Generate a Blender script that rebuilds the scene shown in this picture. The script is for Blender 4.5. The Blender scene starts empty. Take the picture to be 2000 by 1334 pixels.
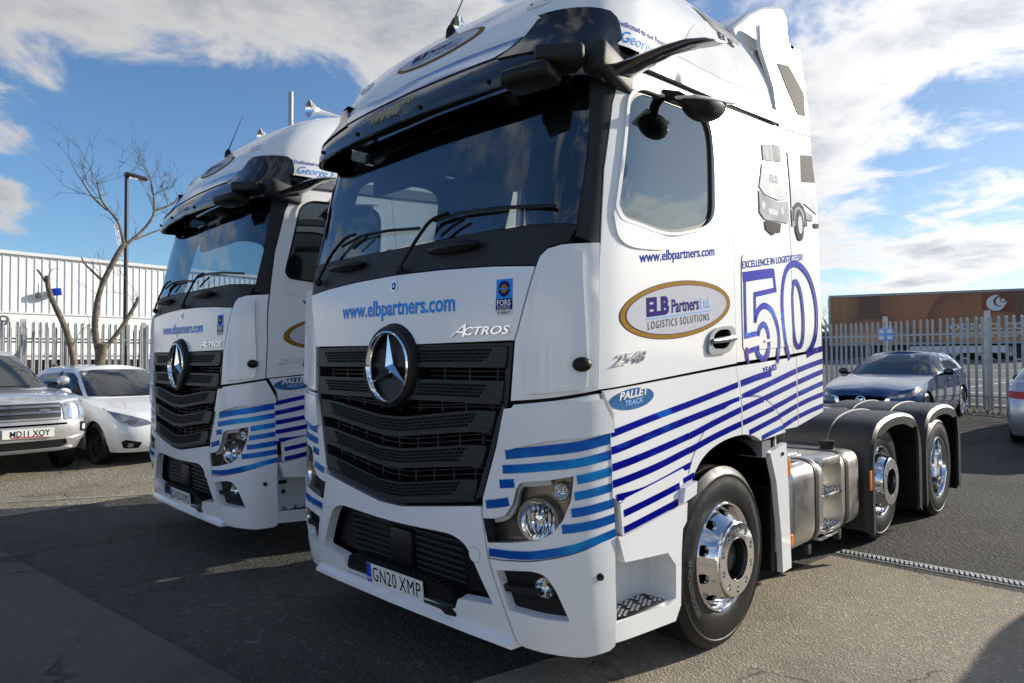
import bpy, bmesh, math, random, bisect
from mathutils import Vector, Matrix, geometry
random.seed(11)
D = bpy.data; SC = bpy.context.scene; COL = SC.collection
PI = math.pi; R = math.radians

# ------------------------------------------------------------------ camera
cd = D.cameras.new('camera'); cam = D.objects.new('camera', cd); COL.objects.link(cam)
cd.sensor_width = 36.0; cd.lens = 1357.64 / 2000 * 36.0; cd.clip_start = 0.05; cd.clip_end = 3000
rt = Vector((0.7096, 0.70458, -0.00591)); up = Vector((0.022, -0.01377, 0.99966)); fw = Vector((-0.70426, 0.70949, 0.02527))
m3 = Matrix((rt, up, -fw)).transposed()
cam.matrix_world = Matrix.Translation((3.1918, -2.2434, 1.6386)) @ m3.to_4x4()
SC.camera = cam
SC.render.resolution_x = 1024; SC.render.resolution_y = 683

# ------------------------------------------------------------------ sun, sky, exposure
SUN_EL = R(22.0); SUN_AZ = math.atan2(0.40, 0.915)
sdir = Vector((math.sin(SUN_AZ) * math.cos(SUN_EL), math.cos(SUN_AZ) * math.cos(SUN_EL), math.sin(SUN_EL)))
sl = D.lights.new('sun', 'SUN'); sl.energy = 5.0; sl.angle = R(0.5); sl.color = (1.0, 0.92, 0.79)
so = D.objects.new('sun', sl); COL.objects.link(so); so.rotation_euler = sdir.to_track_quat('Z', 'Y').to_euler(); so.location = (20, 40, 30)

SC.view_settings.view_transform = 'Standard'; SC.view_settings.look = 'None'
SC.view_settings.exposure = 0.25; SC.view_settings.gamma = 1.0; SC.view_settings.use_curve_mapping = False

W = D.worlds.new('World'); SC.world = W; W.use_nodes = True
wt = W.node_tree; wt.nodes.clear()
class NT:
    """tiny node-graph helper"""
    def __init__(s, tree): s.t = tree
    def n(s, typ, **k):
        nd = s.t.nodes.new(typ)
        for a, b in k.items(): setattr(nd, a, b)
        return nd
    def put(s, sock, v):
        if hasattr(v, 'is_output') or isinstance(v, bpy.types.NodeSocket): s.t.links.new(v, sock)
        else: sock.default_value = v
    def math(s, op, a, b=None, c=None, clamp=False):
        nd = s.n('ShaderNodeMath', operation=op); nd.use_clamp = clamp
        s.put(nd.inputs[0], a)
        if b is not None: s.put(nd.inputs[1], b)
        if c is not None: s.put(nd.inputs[2], c)
        return nd.outputs[0]
    def noise(s, vec, scale, detail=4, rough=.5, dist=0.0):
        nd = s.n('ShaderNodeTexNoise')
        if vec is not None: s.put(nd.inputs['Vector'], vec)
        nd.inputs['Scale'].default_value = scale; nd.inputs['Detail'].default_value = detail
        nd.inputs['Roughness'].default_value = rough; nd.inputs['Distortion'].default_value = dist
        return nd.outputs[0]
    def ramp(s, fac, stops, interp='LINEAR'):
        nd = s.n('ShaderNodeValToRGB'); s.put(nd.inputs[0], fac); e = nd.color_ramp; e.interpolation = interp
        while len(e.elements) < len(stops): e.elements.new(.5)
        for el, (p, c) in zip(e.elements, stops):
            el.position = p; el.color = (c if len(c) == 4 else tuple(c) + (1,)) if not isinstance(c, (int, float)) else (c, c, c, 1)
        return nd.outputs[0]
    def mix(s, fac, a, b, mode='MIX'):
        nd = s.n('ShaderNodeMix', data_type='RGBA', blend_type=mode)
        s.put(nd.inputs[0], fac)
        for i, v in ((6, a), (7, b)):
            s.put(nd.inputs[i], v if not isinstance(v, tuple) or len(v) == 4 else v + (1,))
        return nd.outputs[2]
    def smooth(s, v, lo, hi):
        nd = s.n('ShaderNodeMapRange', interpolation_type='SMOOTHSTEP')
        s.put(nd.inputs[0], v); nd.inputs[1].default_value = lo; nd.inputs[2].default_value = hi
        return nd.outputs[0]
    def sep(s, v):
        nd = s.n('ShaderNodeSeparateXYZ'); s.put(nd.inputs[0], v); return nd.outputs
    def comb(s, x, y, z):
        nd = s.n('ShaderNodeCombineXYZ')
        for i, v in enumerate((x, y, z)): s.put(nd.inputs[i], v)
        return nd.outputs[0]
    def vmul(s, v, k):
        nd = s.n('ShaderNodeVectorMath', operation='MULTIPLY'); s.put(nd.inputs[0], v); s.put(nd.inputs[1], k); return nd.outputs[0]
    def dot(s, v, k):
        nd = s.n('ShaderNodeVectorMath', operation='DOT_PRODUCT'); s.put(nd.inputs[0], v); s.put(nd.inputs[1], k); return nd.outputs['Value']

g = NT(wt)
sky = g.n('ShaderNodeTexSky', sky_type='NISHITA'); sky.sun_disc = False
sky.sun_elevation = SUN_EL; sky.sun_rotation = SUN_AZ; sky.air_density = 1.0; sky.dust_density = .15; sky.ozone_density = 3.0
dirv = g.n('ShaderNodeTexCoord').outputs['Generated']
dx, dy, dz = g.sep(dirv)
pz = g.math('ADD', g.math('MAXIMUM', dz, 0.0), 0.16)
flat = g.comb(g.math('DIVIDE', dx, pz), g.math('DIVIDE', dy, pz), 0.0)
n1 = g.noise(flat, 1.15, 12, .60, .35)
n2 = g.noise(g.vmul(flat, (1.0, 1.0, 1.0)), 3.6, 10, .62, .5)
cov = g.math('ADD', g.math('MULTIPLY', n1, .62), g.math('MULTIPLY', n2, .48))
# the cloud banks of the photographed sky: (direction, tightness, amount)
BANKS = [((-.894, .259, .355), 70, .145), ((-.915, .16, .36), 50, .10), ((-.845, .37, .372), 120, .10), ((-.723, .542, .428), 50, .11),
         ((-.79, .44, .44), 120, .05), ((-.894, .361, .262), 70, -.33), ((-.938, .217, .255), 70, -.20), ((-.97, .15, .205), 420, .19), ((-.955, .12, .16), 400, .10),
         ((-.83, .46, .33), 260, -.10), ((-.249, .899, .361), 40, .13), ((-.33, .913, .23), 260, .15), ((-.185, .951, .239), 160, -.22),
         ((-.19, .968, .162), 420, .16), ((-.244, .965, .093), 420, .14), ((-.157, .941, .298), 200, .10), ((-.28, .945, .182), 400, -.14),
         ((.53, .82, .165), 110, .24), ((.62, .74, .12), 60, .12), ((.50, .80, .31), 90, -.26), ((-.30, .948, .125), 500, .06), ((-.99, .05, .1), 60, -.08)]
for d, k, a in BANKS:
    v = Vector(d).normalized()
    e = g.math('EXPONENT', g.math('MULTIPLY', g.math('SUBTRACT', g.dot(dirv, tuple(v)), 1.0), float(k)))
    cov = g.math('MULTIPLY_ADD', e, a, cov)
dens = g.smooth(cov, .54, .66)
low = g.smooth(dz, .0, .05)
thick = g.smooth(cov, .60, .82)
sund = g.dot(dirv, tuple(sdir))
near = g.math('EXPONENT', g.math('MULTIPLY', g.math('SUBTRACT', sund, 1.0), 3.0))
wide = g.math('MULTIPLY_ADD', near, .75, .51)
n3 = g.noise(flat, 2.3, 8, .6, .2)
shade = g.math('MULTIPLY', thick, g.smooth(n3, .34, .62))
ccol = g.mix(shade, (1.0, .99, .98), (.50, .54, .62))
bgs = g.n('ShaderNodeBackground'); g.put(bgs.inputs[0], g.mix(1.0, sky.outputs[0], g.mix(g.math('MULTIPLY', g.math('POWER', near, .45), 1.0, clamp=True), (.70, .95, 1.14), (1.12, .98, .92)), 'MULTIPLY')); bgs.inputs[1].default_value = .12
bgc = g.n('ShaderNodeBackground'); g.put(bgc.inputs[0], ccol); g.put(bgc.inputs[1], wide)
mx = g.n('ShaderNodeMixShader'); g.put(mx.inputs[0], g.math('MULTIPLY', g.math('MULTIPLY', dens, .96), low))
wt.links.new(bgs.outputs[0], mx.inputs[1]); wt.links.new(bgc.outputs[0], mx.inputs[2])
wo = g.n('ShaderNodeOutputWorld'); wt.links.new(mx.outputs[0], wo.inputs[0])

# ------------------------------------------------------------------ materials
M = {}
def new_mat(name):
    m = D.materials.new(name); m.use_nodes = True; M[name] = m
    t = m.node_tree; b = t.nodes['Principled BSDF']; return m, NT(t), b
def mat(name, col, rough=.5, metal=0.0, coat=0.0, spec=.5, var=0.0, vscale=3.0, bump=0.0, bscale=60.0, rvar=0.0, coat_rough=.03):
    m, q, b = new_mat(name)
    b.inputs['Roughness'].default_value = rough; b.inputs['Metallic'].default_value = metal
    b.inputs['Specular IOR Level'].default_value = spec
    b.inputs['Coat Weight'].default_value = coat; b.inputs['Coat Roughness'].default_value = coat_rough
    tc = q.n('ShaderNodeTexCoord').outputs['Object']
    if var:
        f = q.noise(tc, vscale, 6, .6)
        c = q.ramp(f, [(.3, tuple(x * (1 - var) for x in col)), (.7, tuple(min(1, x * (1 + var)) for x in col))])
        q.put(b.inputs['Base Color'], c)
    else: b.inputs['Base Color'].default_value = tuple(col) + (1,)
    if rvar:
        f = q.noise(tc, vscale * 2.3, 5, .6)
        q.put(b.inputs['Roughness'], q.ramp(f, [(.3, max(0, rough - rvar)), (.7, min(1, rough + rvar))]))
    if bump:
        bp = q.n('ShaderNodeBump'); bp.inputs['Strength'].default_value = bump; bp.inputs['Distance'].default_value = .01
        q.put(bp.inputs['Height'], q.noise(tc, bscale, 3, .6)); q.put(b.inputs['Normal'], bp.outputs[0])
    return m
mat('white', (.80, .81, .82), .38, spec=.2, coat=.9, var=.012, vscale=1.2, coat_rough=.12)
mat('white_roof', (.80, .81, .82), .40, spec=.15, coat=.9, coat_rough=.10)
mat('satin_white', (.74, .75, .76), .45, coat=.3)
mat('black', (.007, .007, .008), .45, spec=.3, bump=.06, bscale=400)
mat('gloss_black', (.008, .008, .010), .12, coat=.6)
mat('grille_black', (.013, .015, .019), .5, spec=.4)
mat('hole_black', (.002, .002, .002), .9, spec=.0)
mat('dark_plastic', (.014, .0145, .016), .55, spec=.35, var=.15, vscale=9, bump=.08, bscale=300)
mat('fender_plastic', (.019, .019, .020), .46, var=.25, vscale=7, bump=.10, bscale=220, rvar=.08)
mat('grey_plastic', (.10, .105, .11), .45)
mat('gutter_grey', (.17, .175, .18), .32, metal=.3)
mat('trim_grey', (.30, .31, .32), .35, metal=.4)
mat('interior', (.055, .058, .066), .85)
mat('interior_light', (.16, .165, .17), .9)
mat('seat_cloth', (.028, .034, .05), .9, var=.2, vscale=30)
mat('chrome', (.86, .87, .88), .07, metal=1.0)
mat('silver_badge', (.72, .73, .75), .16, metal=1.0)
mat('polished_alu', (.80, .80, .81), .11, metal=1.0, rvar=.05, vscale=9)
mat('brushed_alu', (.62, .60, .57), .34, metal=1.0, var=.08, vscale=4, rvar=.06, bump=.05, bscale=40)
mat('tread_alu', (.55, .55, .55), .35, metal=1.0)
mat('hub_dark', (.05, .05, .052), .4, metal=.7)
mat('steel', (.33, .34, .36), .4, metal=.9)
mat('rubber', (.013, .013, .014), .45, var=.25, vscale=8, bump=.12, bscale=160, rvar=.1, spec=.3)
mat('rubber_print', (.06, .06, .06), .6)
mat('chassis', (.020, .020, .022), .6, var=.3, vscale=5)
mat('amber', (.80, .22, .015), .25, coat=.5)
mat('gold', (.30, .16, .012), .6, spec=.05)
mat('badge_grey', (.50, .51, .57), .6, spec=.05, var=.08, vscale=2)
mat('navy', (.022, .016, .16), .6, spec=.03)
mat('royal', (.012, .045, .38), .6, spec=.03)
mat('sky_blue', (.01, .27, .78), .35, spec=.2)
mat('pale_blue', (.25, .45, .80), .6, spec=.05)
mat('teal_badge', (.04, .14, .32), .6, spec=.05, var=.35, vscale=6)
mat('ink', (.03, .03, .035), .6, spec=.03)
mat('yellow', (.45, .33, .04), .45)
mat('plate_white', (.80, .80, .77), .3)
mat('plate_blue', (.01, .06, .50), .35)
mat('red', (.45, .02, .02), .35)
mat('print_pale', (.70, .71, .73), .6, spec=.04, var=.12, vscale=4)
mat('print_mid', (.38, .39, .41), .6, spec=.04, var=.45, vscale=6)
mat('print_dark', (.035, .035, .042), .6, spec=.04, var=.5, vscale=7)
mat('lens_white', (.85, .86, .88), .15, coat=1.0)
mat('headlight', (.30, .32, .35), .16, metal=.55, coat=1.0, var=.5, vscale=14)
mat('lamp_inner', (.33, .28, .23), .25, metal=.7)
mat('visor_blue', (.42, .54, .72), .14, metal=.85)
mat('car_white', (.86, .87, .88), .3, coat=1.0)
mat('car_silver', (.62, .63, .65), .28, metal=.6, coat=1.0)
mat('car_blue', (.022, .075, .20), .25, metal=.5, coat=1.0)
mat('car_grey', (.42, .45, .50), .28, metal=.6, coat=1.0)
mat('galv', (.50, .51, .51), .5, metal=.2, var=.22, vscale=5)
mat('galv_dark', (.20, .21, .23), .5, metal=.5, var=.25, vscale=5)
mat('cladding', (.86, .86, .87), .45, var=.03, vscale=.7)
mat('wall_render', (.86, .86, .86), .7, var=.04, vscale=1.1)
mat('bark', (.15, .125, .095), .85, var=.65, vscale=11, bump=.5, bscale=35)
mat('twig', (.085, .055, .042), .85)
mat('post_dark', (.04, .042, .045), .45, metal=.4)
mat('rack_dark', (.05, .035, .035), .6)
mat('rust_red', (.30, .06, .03), .6)
mat('rack_white', (.6, .6, .6), .6)

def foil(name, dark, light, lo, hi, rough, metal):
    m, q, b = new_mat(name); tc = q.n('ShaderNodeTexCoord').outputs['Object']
    n = q.noise(q.vmul(tc, (1.0, 1.0, 2.2)), 2.1, 5, .62, .5); q.put(b.inputs['Base Color'], q.mix(q.smooth(n, lo, hi), dark, light))  # random lighter patches painted into the base colour as highlights
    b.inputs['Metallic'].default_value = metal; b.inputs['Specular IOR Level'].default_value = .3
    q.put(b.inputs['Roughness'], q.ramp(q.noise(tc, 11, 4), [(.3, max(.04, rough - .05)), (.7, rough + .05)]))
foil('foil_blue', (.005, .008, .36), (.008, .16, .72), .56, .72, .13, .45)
foil('foil_blue_lit', (.010, .14, .62), (.012, .32, .85), .45, .65, .16, .55)  # lighter copy of the same foil, its front reflections put into the colour
def glass_mat(name, tint, ior=1.5, gloss=(1, 1, 1), rough=.0, base=0.0):
    m, q, b = new_mat(name); t = m.node_tree; t.nodes.remove(b)
    fr = q.n('ShaderNodeFresnel'); fr.inputs[0].default_value = ior
    fac = q.math('ADD', fr.outputs[0], base, clamp=True)
    tr = q.n('ShaderNodeBsdfTransparent'); tr.inputs[0].default_value = tuple(tint) + (1,)
    gl = q.n('ShaderNodeBsdfGlossy'); gl.inputs[0].default_value = tuple(gloss) + (1,); gl.inputs['Roughness'].default_value = rough
    mxs = q.n('ShaderNodeMixShader'); q.put(mxs.inputs[0], fac)
    t.links.new(tr.outputs[0], mxs.inputs[1]); t.links.new(gl.outputs[0], mxs.inputs[2])
    t.links.new(mxs.outputs[0], t.nodes['Material Output'].inputs[0]); return m
glass_mat('screen_glass', (.55, .62, .64), 1.55, (.80, .92, 1.0), base=.07)
glass_mat('door_glass', (.22, .27, .28), 1.8, (.80, .93, .95), base=.13)
glass_mat('lamp_glass', (.92, .93, .93), 1.45)
glass_mat('tint_top', (.10, .13, .14), 1.5)
mat('car_glass', (.012, .016, .020), .04, spec=.9, coat=.4)

# ------------------------------------------------------------------ object helpers
def link(o, parent=None):
    COL.objects.link(o)
    if parent is not None: o.parent = parent
    return o
def thing(name, label, cat, loc=(0, 0, 0), rz=0.0, group=None):
    o = D.objects.new(name, None); o.empty_display_size = .2; link(o); o.location = loc; o.rotation_euler = (0, 0, rz)
    return tag(o, label, cat, group)
def tag(o, label, cat, group=None):
    o['label'] = label; o['category'] = cat
    if group: o['group'] = group
    return o
def mesh_obj(name, v, f, m, parent=None, smooth=None):
    me = D.meshes.new(name); me.from_pydata([tuple(p) for p in v], [], f); me.update()
    if smooth is not None:
        me.polygons.foreach_set('use_smooth', [True] * len(me.polygons))
        if smooth > 0: me.set_sharp_from_angle(angle=R(smooth))
    me.materials.append(M[m] if isinstance(m, str) else m)
    return link(D.objects.new(name, me), parent)
def structure(o): o['kind'] = 'structure'; return o

class MB:
    def __init__(s): s.v = []; s.f = []
    def add(s, v, f):
        k = len(s.v); s.v += [tuple(p) for p in v]; s.f += [tuple(i + k for i in q) for q in f]; return s
    def box(s, x0, x1, y0, y1, z0, z1, mtx=None):
        v = [(x, y, z) for z in (z0, z1) for y in (y0, y1) for x in (x0, x1)]
        if mtx is not None: v = [mtx @ Vector(p) for p in v]
        return s.add(v, [(0, 2, 3, 1), (4, 5, 7, 6), (0, 1, 5, 4), (2, 6, 7, 3), (0, 4, 6, 2), (1, 3, 7, 5)])
    def rbox(s, x0, x1, y0, y1, z0, z1, r=.01, seg=2, mtx=None):
        bm = bmesh.new(); bmesh.ops.create_cube(bm, size=1)
        for q in bm.verts: q.co = Vector(((x0 + x1) / 2 + q.co.x * (x1 - x0), (y0 + y1) / 2 + q.co.y * (y1 - y0), (z0 + z1) / 2 + q.co.z * (z1 - z0)))
        bmesh.ops.bevel(bm, geom=bm.edges[:], offset=min(r, .49 * min(x1 - x0, y1 - y0, z1 - z0)), segments=seg, profile=.5, affect='EDGES')
        if mtx is not None: bmesh.ops.transform(bm, matrix=mtx, verts=bm.verts)
        bm.verts.index_update(); s.add([q.co[:] for q in bm.verts], [[q.index for q in f.verts] for f in bm.faces]); bm.free(); return s
    def tube(s, pts, rad, n=8, caps=True):
        pts = [Vector(p) for p in pts]; rad = rad if isinstance(rad, (list, tuple)) else [rad] * len(pts)
        k = len(s.v); a = None
        for i, p in enumerate(pts):
            d = (pts[min(i + 1, len(pts) - 1)] - pts[max(i - 1, 0)]).normalized()
            if a is None: a = d.orthogonal().normalized()
            else: a = (a - d * a.dot(d)).normalized()
            b = d.cross(a)
            s.v += [tuple(p + (a * math.cos(2 * PI * j / n) + b * math.sin(2 * PI * j / n)) * rad[i]) for j in range(n)]
        for i in range(len(pts) - 1):
            for j in range(n): s.f.append((k + i * n + j, k + i * n + (j + 1) % n, k + (i + 1) * n + (j + 1) % n, k + (i + 1) * n + j))
        if caps: s.f.append(tuple(k + j for j in range(n))[::-1]); s.f.append(tuple(k + (len(pts) - 1) * n + j for j in range(n)))
        return s
    def lathe(s, prof, n=32, axis='x', c=(0, 0, 0), a0=0.0, a1=2 * PI):
        """prof: (r, h) along axis"""
        full = abs(a1 - a0 - 2 * PI) < 1e-6; m = n if full else n + 1; k = len(s.v)
        for r, h in prof:
            for j in range(m):
                t = a0 + (a1 - a0) * j / n; u, w = r * math.cos(t), r * math.sin(t)
                p = {'x': (h, u, w), 'y': (u, h, w), 'z': (u, w, h)}[axis]
                s.v.append((p[0] + c[0], p[1] + c[1], p[2] + c[2]))
        for i in range(len(prof) - 1):
            for j in range(n):
                j2 = (j + 1) % m
                s.f.append((k + i * m + j, k + i * m + j2, k + (i + 1) * m + j2, k + (i + 1) * m + j))
        return s
    def prism(s, pts, fn0, fn1):
        """closed 2d outline -> solid between two maps"""
        n = len(pts); k = len(s.v)
        s.v += [tuple(fn0(*p)) for p in pts] + [tuple(fn1(*p)) for p in pts]
        tri = geometry.tessellate_polygon([[Vector((p[0], p[1], 0)) for p in pts]])
        for t in tri: s.f.append((k + t[0], k + t[1], k + t[2])); s.f.append((k + n + t[2], k + n + t[1], k + n + t[0]))
        for i in range(n): s.f.append((k + i, k + (i + 1) % n, k + n + (i + 1) % n, k + n + i))
        return s
    def sphere(s, c, r, nu=12, nv=8, mtx=None):
        k = len(s.v)
        r = r if isinstance(r, (tuple, list)) else (r, r, r)
        for i in range(nv + 1):
            ph = -PI / 2 + PI * i / nv
            for j in range(nu):
                t = 2 * PI * j / nu; p = Vector((r[0] * math.cos(ph) * math.cos(t), r[1] * math.cos(ph) * math.sin(t), r[2] * math.sin(ph)))
                if mtx is not None: p = mtx @ p
                s.v.append((p.x + c[0], p.y + c[1], p.z + c[2]))
        for i in range(nv):
            for j in range(nu): s.f.append((k + i * nu + j, k + i * nu + (j + 1) % nu, k + (i + 1) * nu + (j + 1) % nu, k + (i + 1) * nu + j))
        return s
    def build(s, name, m, parent=None, smooth=30):
        bm = bmesh.new(); me = D.meshes.new(name); me.from_pydata(s.v, [], s.f); bm.from_mesh(me)
        bmesh.ops.recalc_face_normals(bm, faces=bm.faces[:]); bm.to_mesh(me); bm.free()
        if smooth is not None:
            me.polygons.foreach_set('use_smooth', [True] * len(me.polygons)); me.set_sharp_from_angle(angle=R(smooth))
        me.materials.append(M[m]); return link(D.objects.new(name, me), parent)

# ---- shells: a body surface S(s, z), s = distance round the plan from the front centre (positive to the left side of the vehicle)
def tabv(t, z):
    ks = t[0]; i = bisect.bisect_right(ks, z)
    if i <= 0: return t[1][0]
    if i >= len(ks): return t[1][-1]
    u = (z - ks[i - 1]) / (ks[i] - ks[i - 1]); return t[1][i - 1] + (t[1][i] - t[1][i - 1]) * u
def smtab(t, n=12):
    P = [t[0]] + list(t) + [t[-1]]; out = []
    for i in range(1, len(P) - 2):
        p0, p1, p2, p3 = P[i - 1:i + 3]; h = p2[0] - p1[0]
        a = (p2[1] - p0[1]) / max(1e-6, p2[0] - p0[0]); b = (p3[1] - p1[1]) / max(1e-6, p3[0] - p1[0])
        for k in range(n):
            u = k / n; out.append((p1[0] + h * u, (2 * u**3 - 3 * u * u + 1) * p1[1] + (u**3 - 2 * u * u + u) * h * a + (-2 * u**3 + 3 * u * u) * p2[1] + (u**3 - u * u) * h * b))
    out.append(t[-1]); return ([p[0] for p in out], [p[1] for p in out])
class Shell:
    def __init__(s, plan, w, f, r, zref):
        s.w, s.f, s.r = smtab(w), smtab(f), smtab(r)
        P = [plan[0]] + plan + [plan[-1]]; pts = []
        for i in range(1, len(P) - 2):
            for k in range(10):
                u = k / 10.
                pts.append(tuple(.5 * (2 * P[i][j] + (P[i + 1][j] - P[i - 1][j]) * u + (2 * P[i - 1][j] - 5 * P[i][j] + 4 * P[i + 1][j] - P[i + 2][j]) * u * u + (-P[i - 1][j] + 3 * P[i][j] - 3 * P[i + 1][j] + P[i + 2][j]) * u**3) for j in range(3)))
        pts.append(plan[-1]); w0, f0, r0 = tabv(s.w, zref), tabv(s.f, zref), tabv(s.r, zref)
        d = 0.; s.k = [0.]; s.p = [pts[0]]; last = None
        for p in pts:
            q = (p[0] * w0, f0 * (1 - p[1]) + r0 * p[1] + p[2])
            if last is not None:
                e = math.hypot(q[0] - last[0], q[1] - last[1])
                if e < 1e-6: continue
                d += e; s.k.append(d); s.p.append(p)
            last = q
        s.L = d
    def __call__(s, a, z):
        sg = 1 if a >= 0 else -1; a = abs(a); i = bisect.bisect_right(s.k, a)
        if i >= len(s.k): xf, t, dy = s.p[-1]
        else:
            u = (a - s.k[i - 1]) / (s.k[i] - s.k[i - 1]); p, q = s.p[i - 1], s.p[i]
            xf, t, dy = (p[0] + (q[0] - p[0]) * u, p[1] + (q[1] - p[1]) * u, p[2] + (q[2] - p[2]) * u)
        return Vector((sg * xf * tabv(s.w, z), tabv(s.f, z) * (1 - t) + tabv(s.r, z) * t + dy, z))
    def nrm(s, a, z):
        e = .012; n = (s(min(a + e, s.L), z) - s(max(a - e, -s.L), z)).cross(s(a, z + e) - s(a, z - e)); return n.normalized() if n.length > 1e-9 else Vector((0, -1, 0))
    def at(s, a, z, o=0.): return s(a, z) + s.nrm(a, z) * o
    def X(s, x, z):
        """front point at lateral x"""
        lo, hi = 0., s.L * .5; X = abs(x)
        for _ in range(26):
            m = (lo + hi) / 2
            if s(m, z)[0] < X: lo = m
            else: hi = m
        return (math.copysign(lo, x), z)
    def Y(s, y, z, sg=1):
        """side point at length y"""
        lo, hi = 0., s.L
        for _ in range(26):
            m = (lo + hi) / 2
            if s(m, z)[1] < y: lo = m
            else: hi = m
        return (sg * lo, z)
def pip(p, poly):
    x, y = p; c = False; j = len(poly) - 1
    for i in range(len(poly)):
        xi, yi = poly[i]; xj, yj = poly[j]
        if (yi > y) != (yj > y) and x < (xj - xi) * (y - yi) / (yj - yi) + xi: c = not c
        j = i
    return c
def resample(pts, step):
    out = []
    for i, p in enumerate(pts):
        q = pts[(i + 1) % len(pts)]; d = math.hypot(q[0] - p[0], q[1] - p[1]); n = max(1, int(math.ceil(d / step)))
        if d < 1e-5: continue
        for k in range(n): out.append((p[0] + (q[0] - p[0]) * k / n, p[1] + (q[1] - p[1]) * k / n))
    return out
def area2(p): return sum(p[i - 1][0] * p[i][1] - p[i][0] * p[i - 1][1] for i in range(len(p)))
def patch_geo(pts, fn, step=.09, holes=(), th=.012):
    """2d outline (with holes) filled with triangles and mapped by fn(u, v, depth)"""
    loops = [resample(pts, step)] + [resample(h, step) for h in holes]
    if area2(loops[0]) < 0: loops[0].reverse()
    for h in loops[1:]:
        if area2(h) > 0: h.reverse()
    vs = []; es = []
    for L in loops:
        k = len(vs); vs += L; es += [(k + i, k + (i + 1) % len(L)) for i in range(len(L))]
    nb = len(vs); xs = [p[0] for p in loops[0]]; ys = [p[1] for p in loops[0]]
    x = math.floor(min(xs) / step) * step
    while x < max(xs):
        y = math.floor(min(ys) / step) * step
        while y < max(ys):
            if pip((x, y), loops[0]) and not any(pip((x, y), h) for h in loops[1:]) and min((x - p[0])**2 + (y - p[1])**2 for p in vs[:nb]) > (.4 * step)**2: vs.append((x, y))
            y += step
        x += step
    r = geometry.delaunay_2d_cdt([Vector(p) for p in vs], es, [], 0, 1e-6)
    P = [tuple(p) for p in r[0]]; F = []
    for t in r[2]:
        c = (sum(P[i][0] for i in t) / 3, sum(P[i][1] for i in t) / 3)
        if pip(c, loops[0]) and not any(pip(c, h) for h in loops[1:]):
            if area2([P[i] for i in t]) < 0: t = t[::-1]
            F.append(tuple(t))
    V = [fn(p[0], p[1], 0.) for p in P]
    if th:
        ec = {}
        for t in F:
            for i in range(3): e = (t[i], t[(i + 1) % 3]); ec[e] = 1
        for (i, j) in list(ec):
            if (j, i) not in ec:
                k = len(V); V += [V[i], V[j], fn(P[j][0], P[j][1], -th), fn(P[i][0], P[i][1], -th)]; F.append((k + 3, k + 2, k + 1, k))
    return V, F
def patch(name, pts, sh, m, parent=None, off=0., th=.012, step=.09, holes=(), smooth=50):
    V, F = patch_geo(pts, lambda a, z, d: sh.at(a, z, off + d), step, holes, th)
    return mesh_obj(name, V, F, m, parent, smooth)
def both(name, pts, sh, m, parent=None, holes=(), **k):
    a = patch(name, pts, sh, m, parent, holes=holes, **k)
    b = patch(name, [(-p[0], p[1]) for p in pts][::-1], sh, m, parent, holes=[[(-p[0], p[1]) for p in h] for h in holes], **k)
    return a, b
def rounded(pts, r, n=4):
    """round the corners of an outline; r one value or one per point"""
    out = []; N = len(pts)
    for i in range(N):
        rr = r[i] if isinstance(r, (list, tuple)) else r
        p = Vector(pts[i]); a = Vector(pts[i - 1]) - p; b = Vector(pts[(i + 1) % N]) - p
        if rr <= 0: out.append(tuple(p)); continue
        la, lb = min(rr, a.length * .48), min(rr, b.length * .48)
        A, B = p + a.normalized() * la, p + b.normalized() * lb
        for k in range(n + 1):
            t = k / n; out.append(tuple(A * (1 - t)**2 + p * 2 * t * (1 - t) + B * t * t))
    return out
def circ(c, rx, ry=None, n=24, a0=0.):
    ry = rx if ry is None else ry; return [(c[0] + rx * math.cos(a0 + 2 * PI * i / n), c[1] + ry * math.sin(a0 + 2 * PI * i / n)) for i in range(n)]
def spline(pts, n=6):
    P = [pts[0]] + list(pts) + [pts[-1]]; out = []
    for i in range(1, len(P) - 2):
        for k in range(n):
            u = k / n
            out.append(tuple(.5 * (2 * P[i][j] + (P[i + 1][j] - P[i - 1][j]) * u + (2 * P[i - 1][j] - 5 * P[i][j] + 4 * P[i + 1][j] - P[i + 2][j]) * u * u + (-P[i - 1][j] + 3 * P[i][j] - 3 * P[i + 1][j] + P[i + 2][j]) * u**3) for j in range(len(pts[0]))))
    out.append(tuple(pts[-1])); return out
def ribbon(pts, w, closed=False):
    """outline of a band of width w (or widths) along a 2d line"""
    n = len(pts); L = []; Rr = []
    for i, p in enumerate(pts):
        a = Vector(pts[max(i - 1, 0)]); b = Vector(pts[min(i + 1, n - 1)]); d = (b - a).normalized(); q = Vector((-d.y, d.x)) * (w[i] if isinstance(w, list) else w) / 2
        L.append(tuple(Vector(p) + q)); Rr.append(tuple(Vector(p) - q))
    return Rr + L[::-1]
def text_geo(s, w, h, bold=0.0, shear=0.0, space=1.0, ext=0.0):
    """flat lettering scaled to w wide; h = height of its tallest letter. -> verts (u, v, d), faces"""
    cu = D.curves.new('lettering', 'FONT'); cu.body = s; cu.offset = bold; cu.shear = shear; cu.space_character = space; cu.resolution_u = 3; cu.extrude = .5 if ext else 0
    o = D.objects.new('lettering', cu); COL.objects.link(o)
    dg = bpy.context.evaluated_depsgraph_get(); me = o.evaluated_get(dg).to_mesh()
    V = [v.co.copy() for v in me.vertices]; F = [tuple(p.vertices) for p in me.polygons]
    o.evaluated_get(dg).to_mesh_clear(); D.objects.remove(o); D.curves.remove(cu)
    x0 = min(v.x for v in V); x1 = max(v.x for v in V); y1 = max(v.y for v in V)
    return [((v.x - x0) / (x1 - x0) * w, v.y / y1 * h, v.z * 2 * ext) for v in V], F
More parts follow.
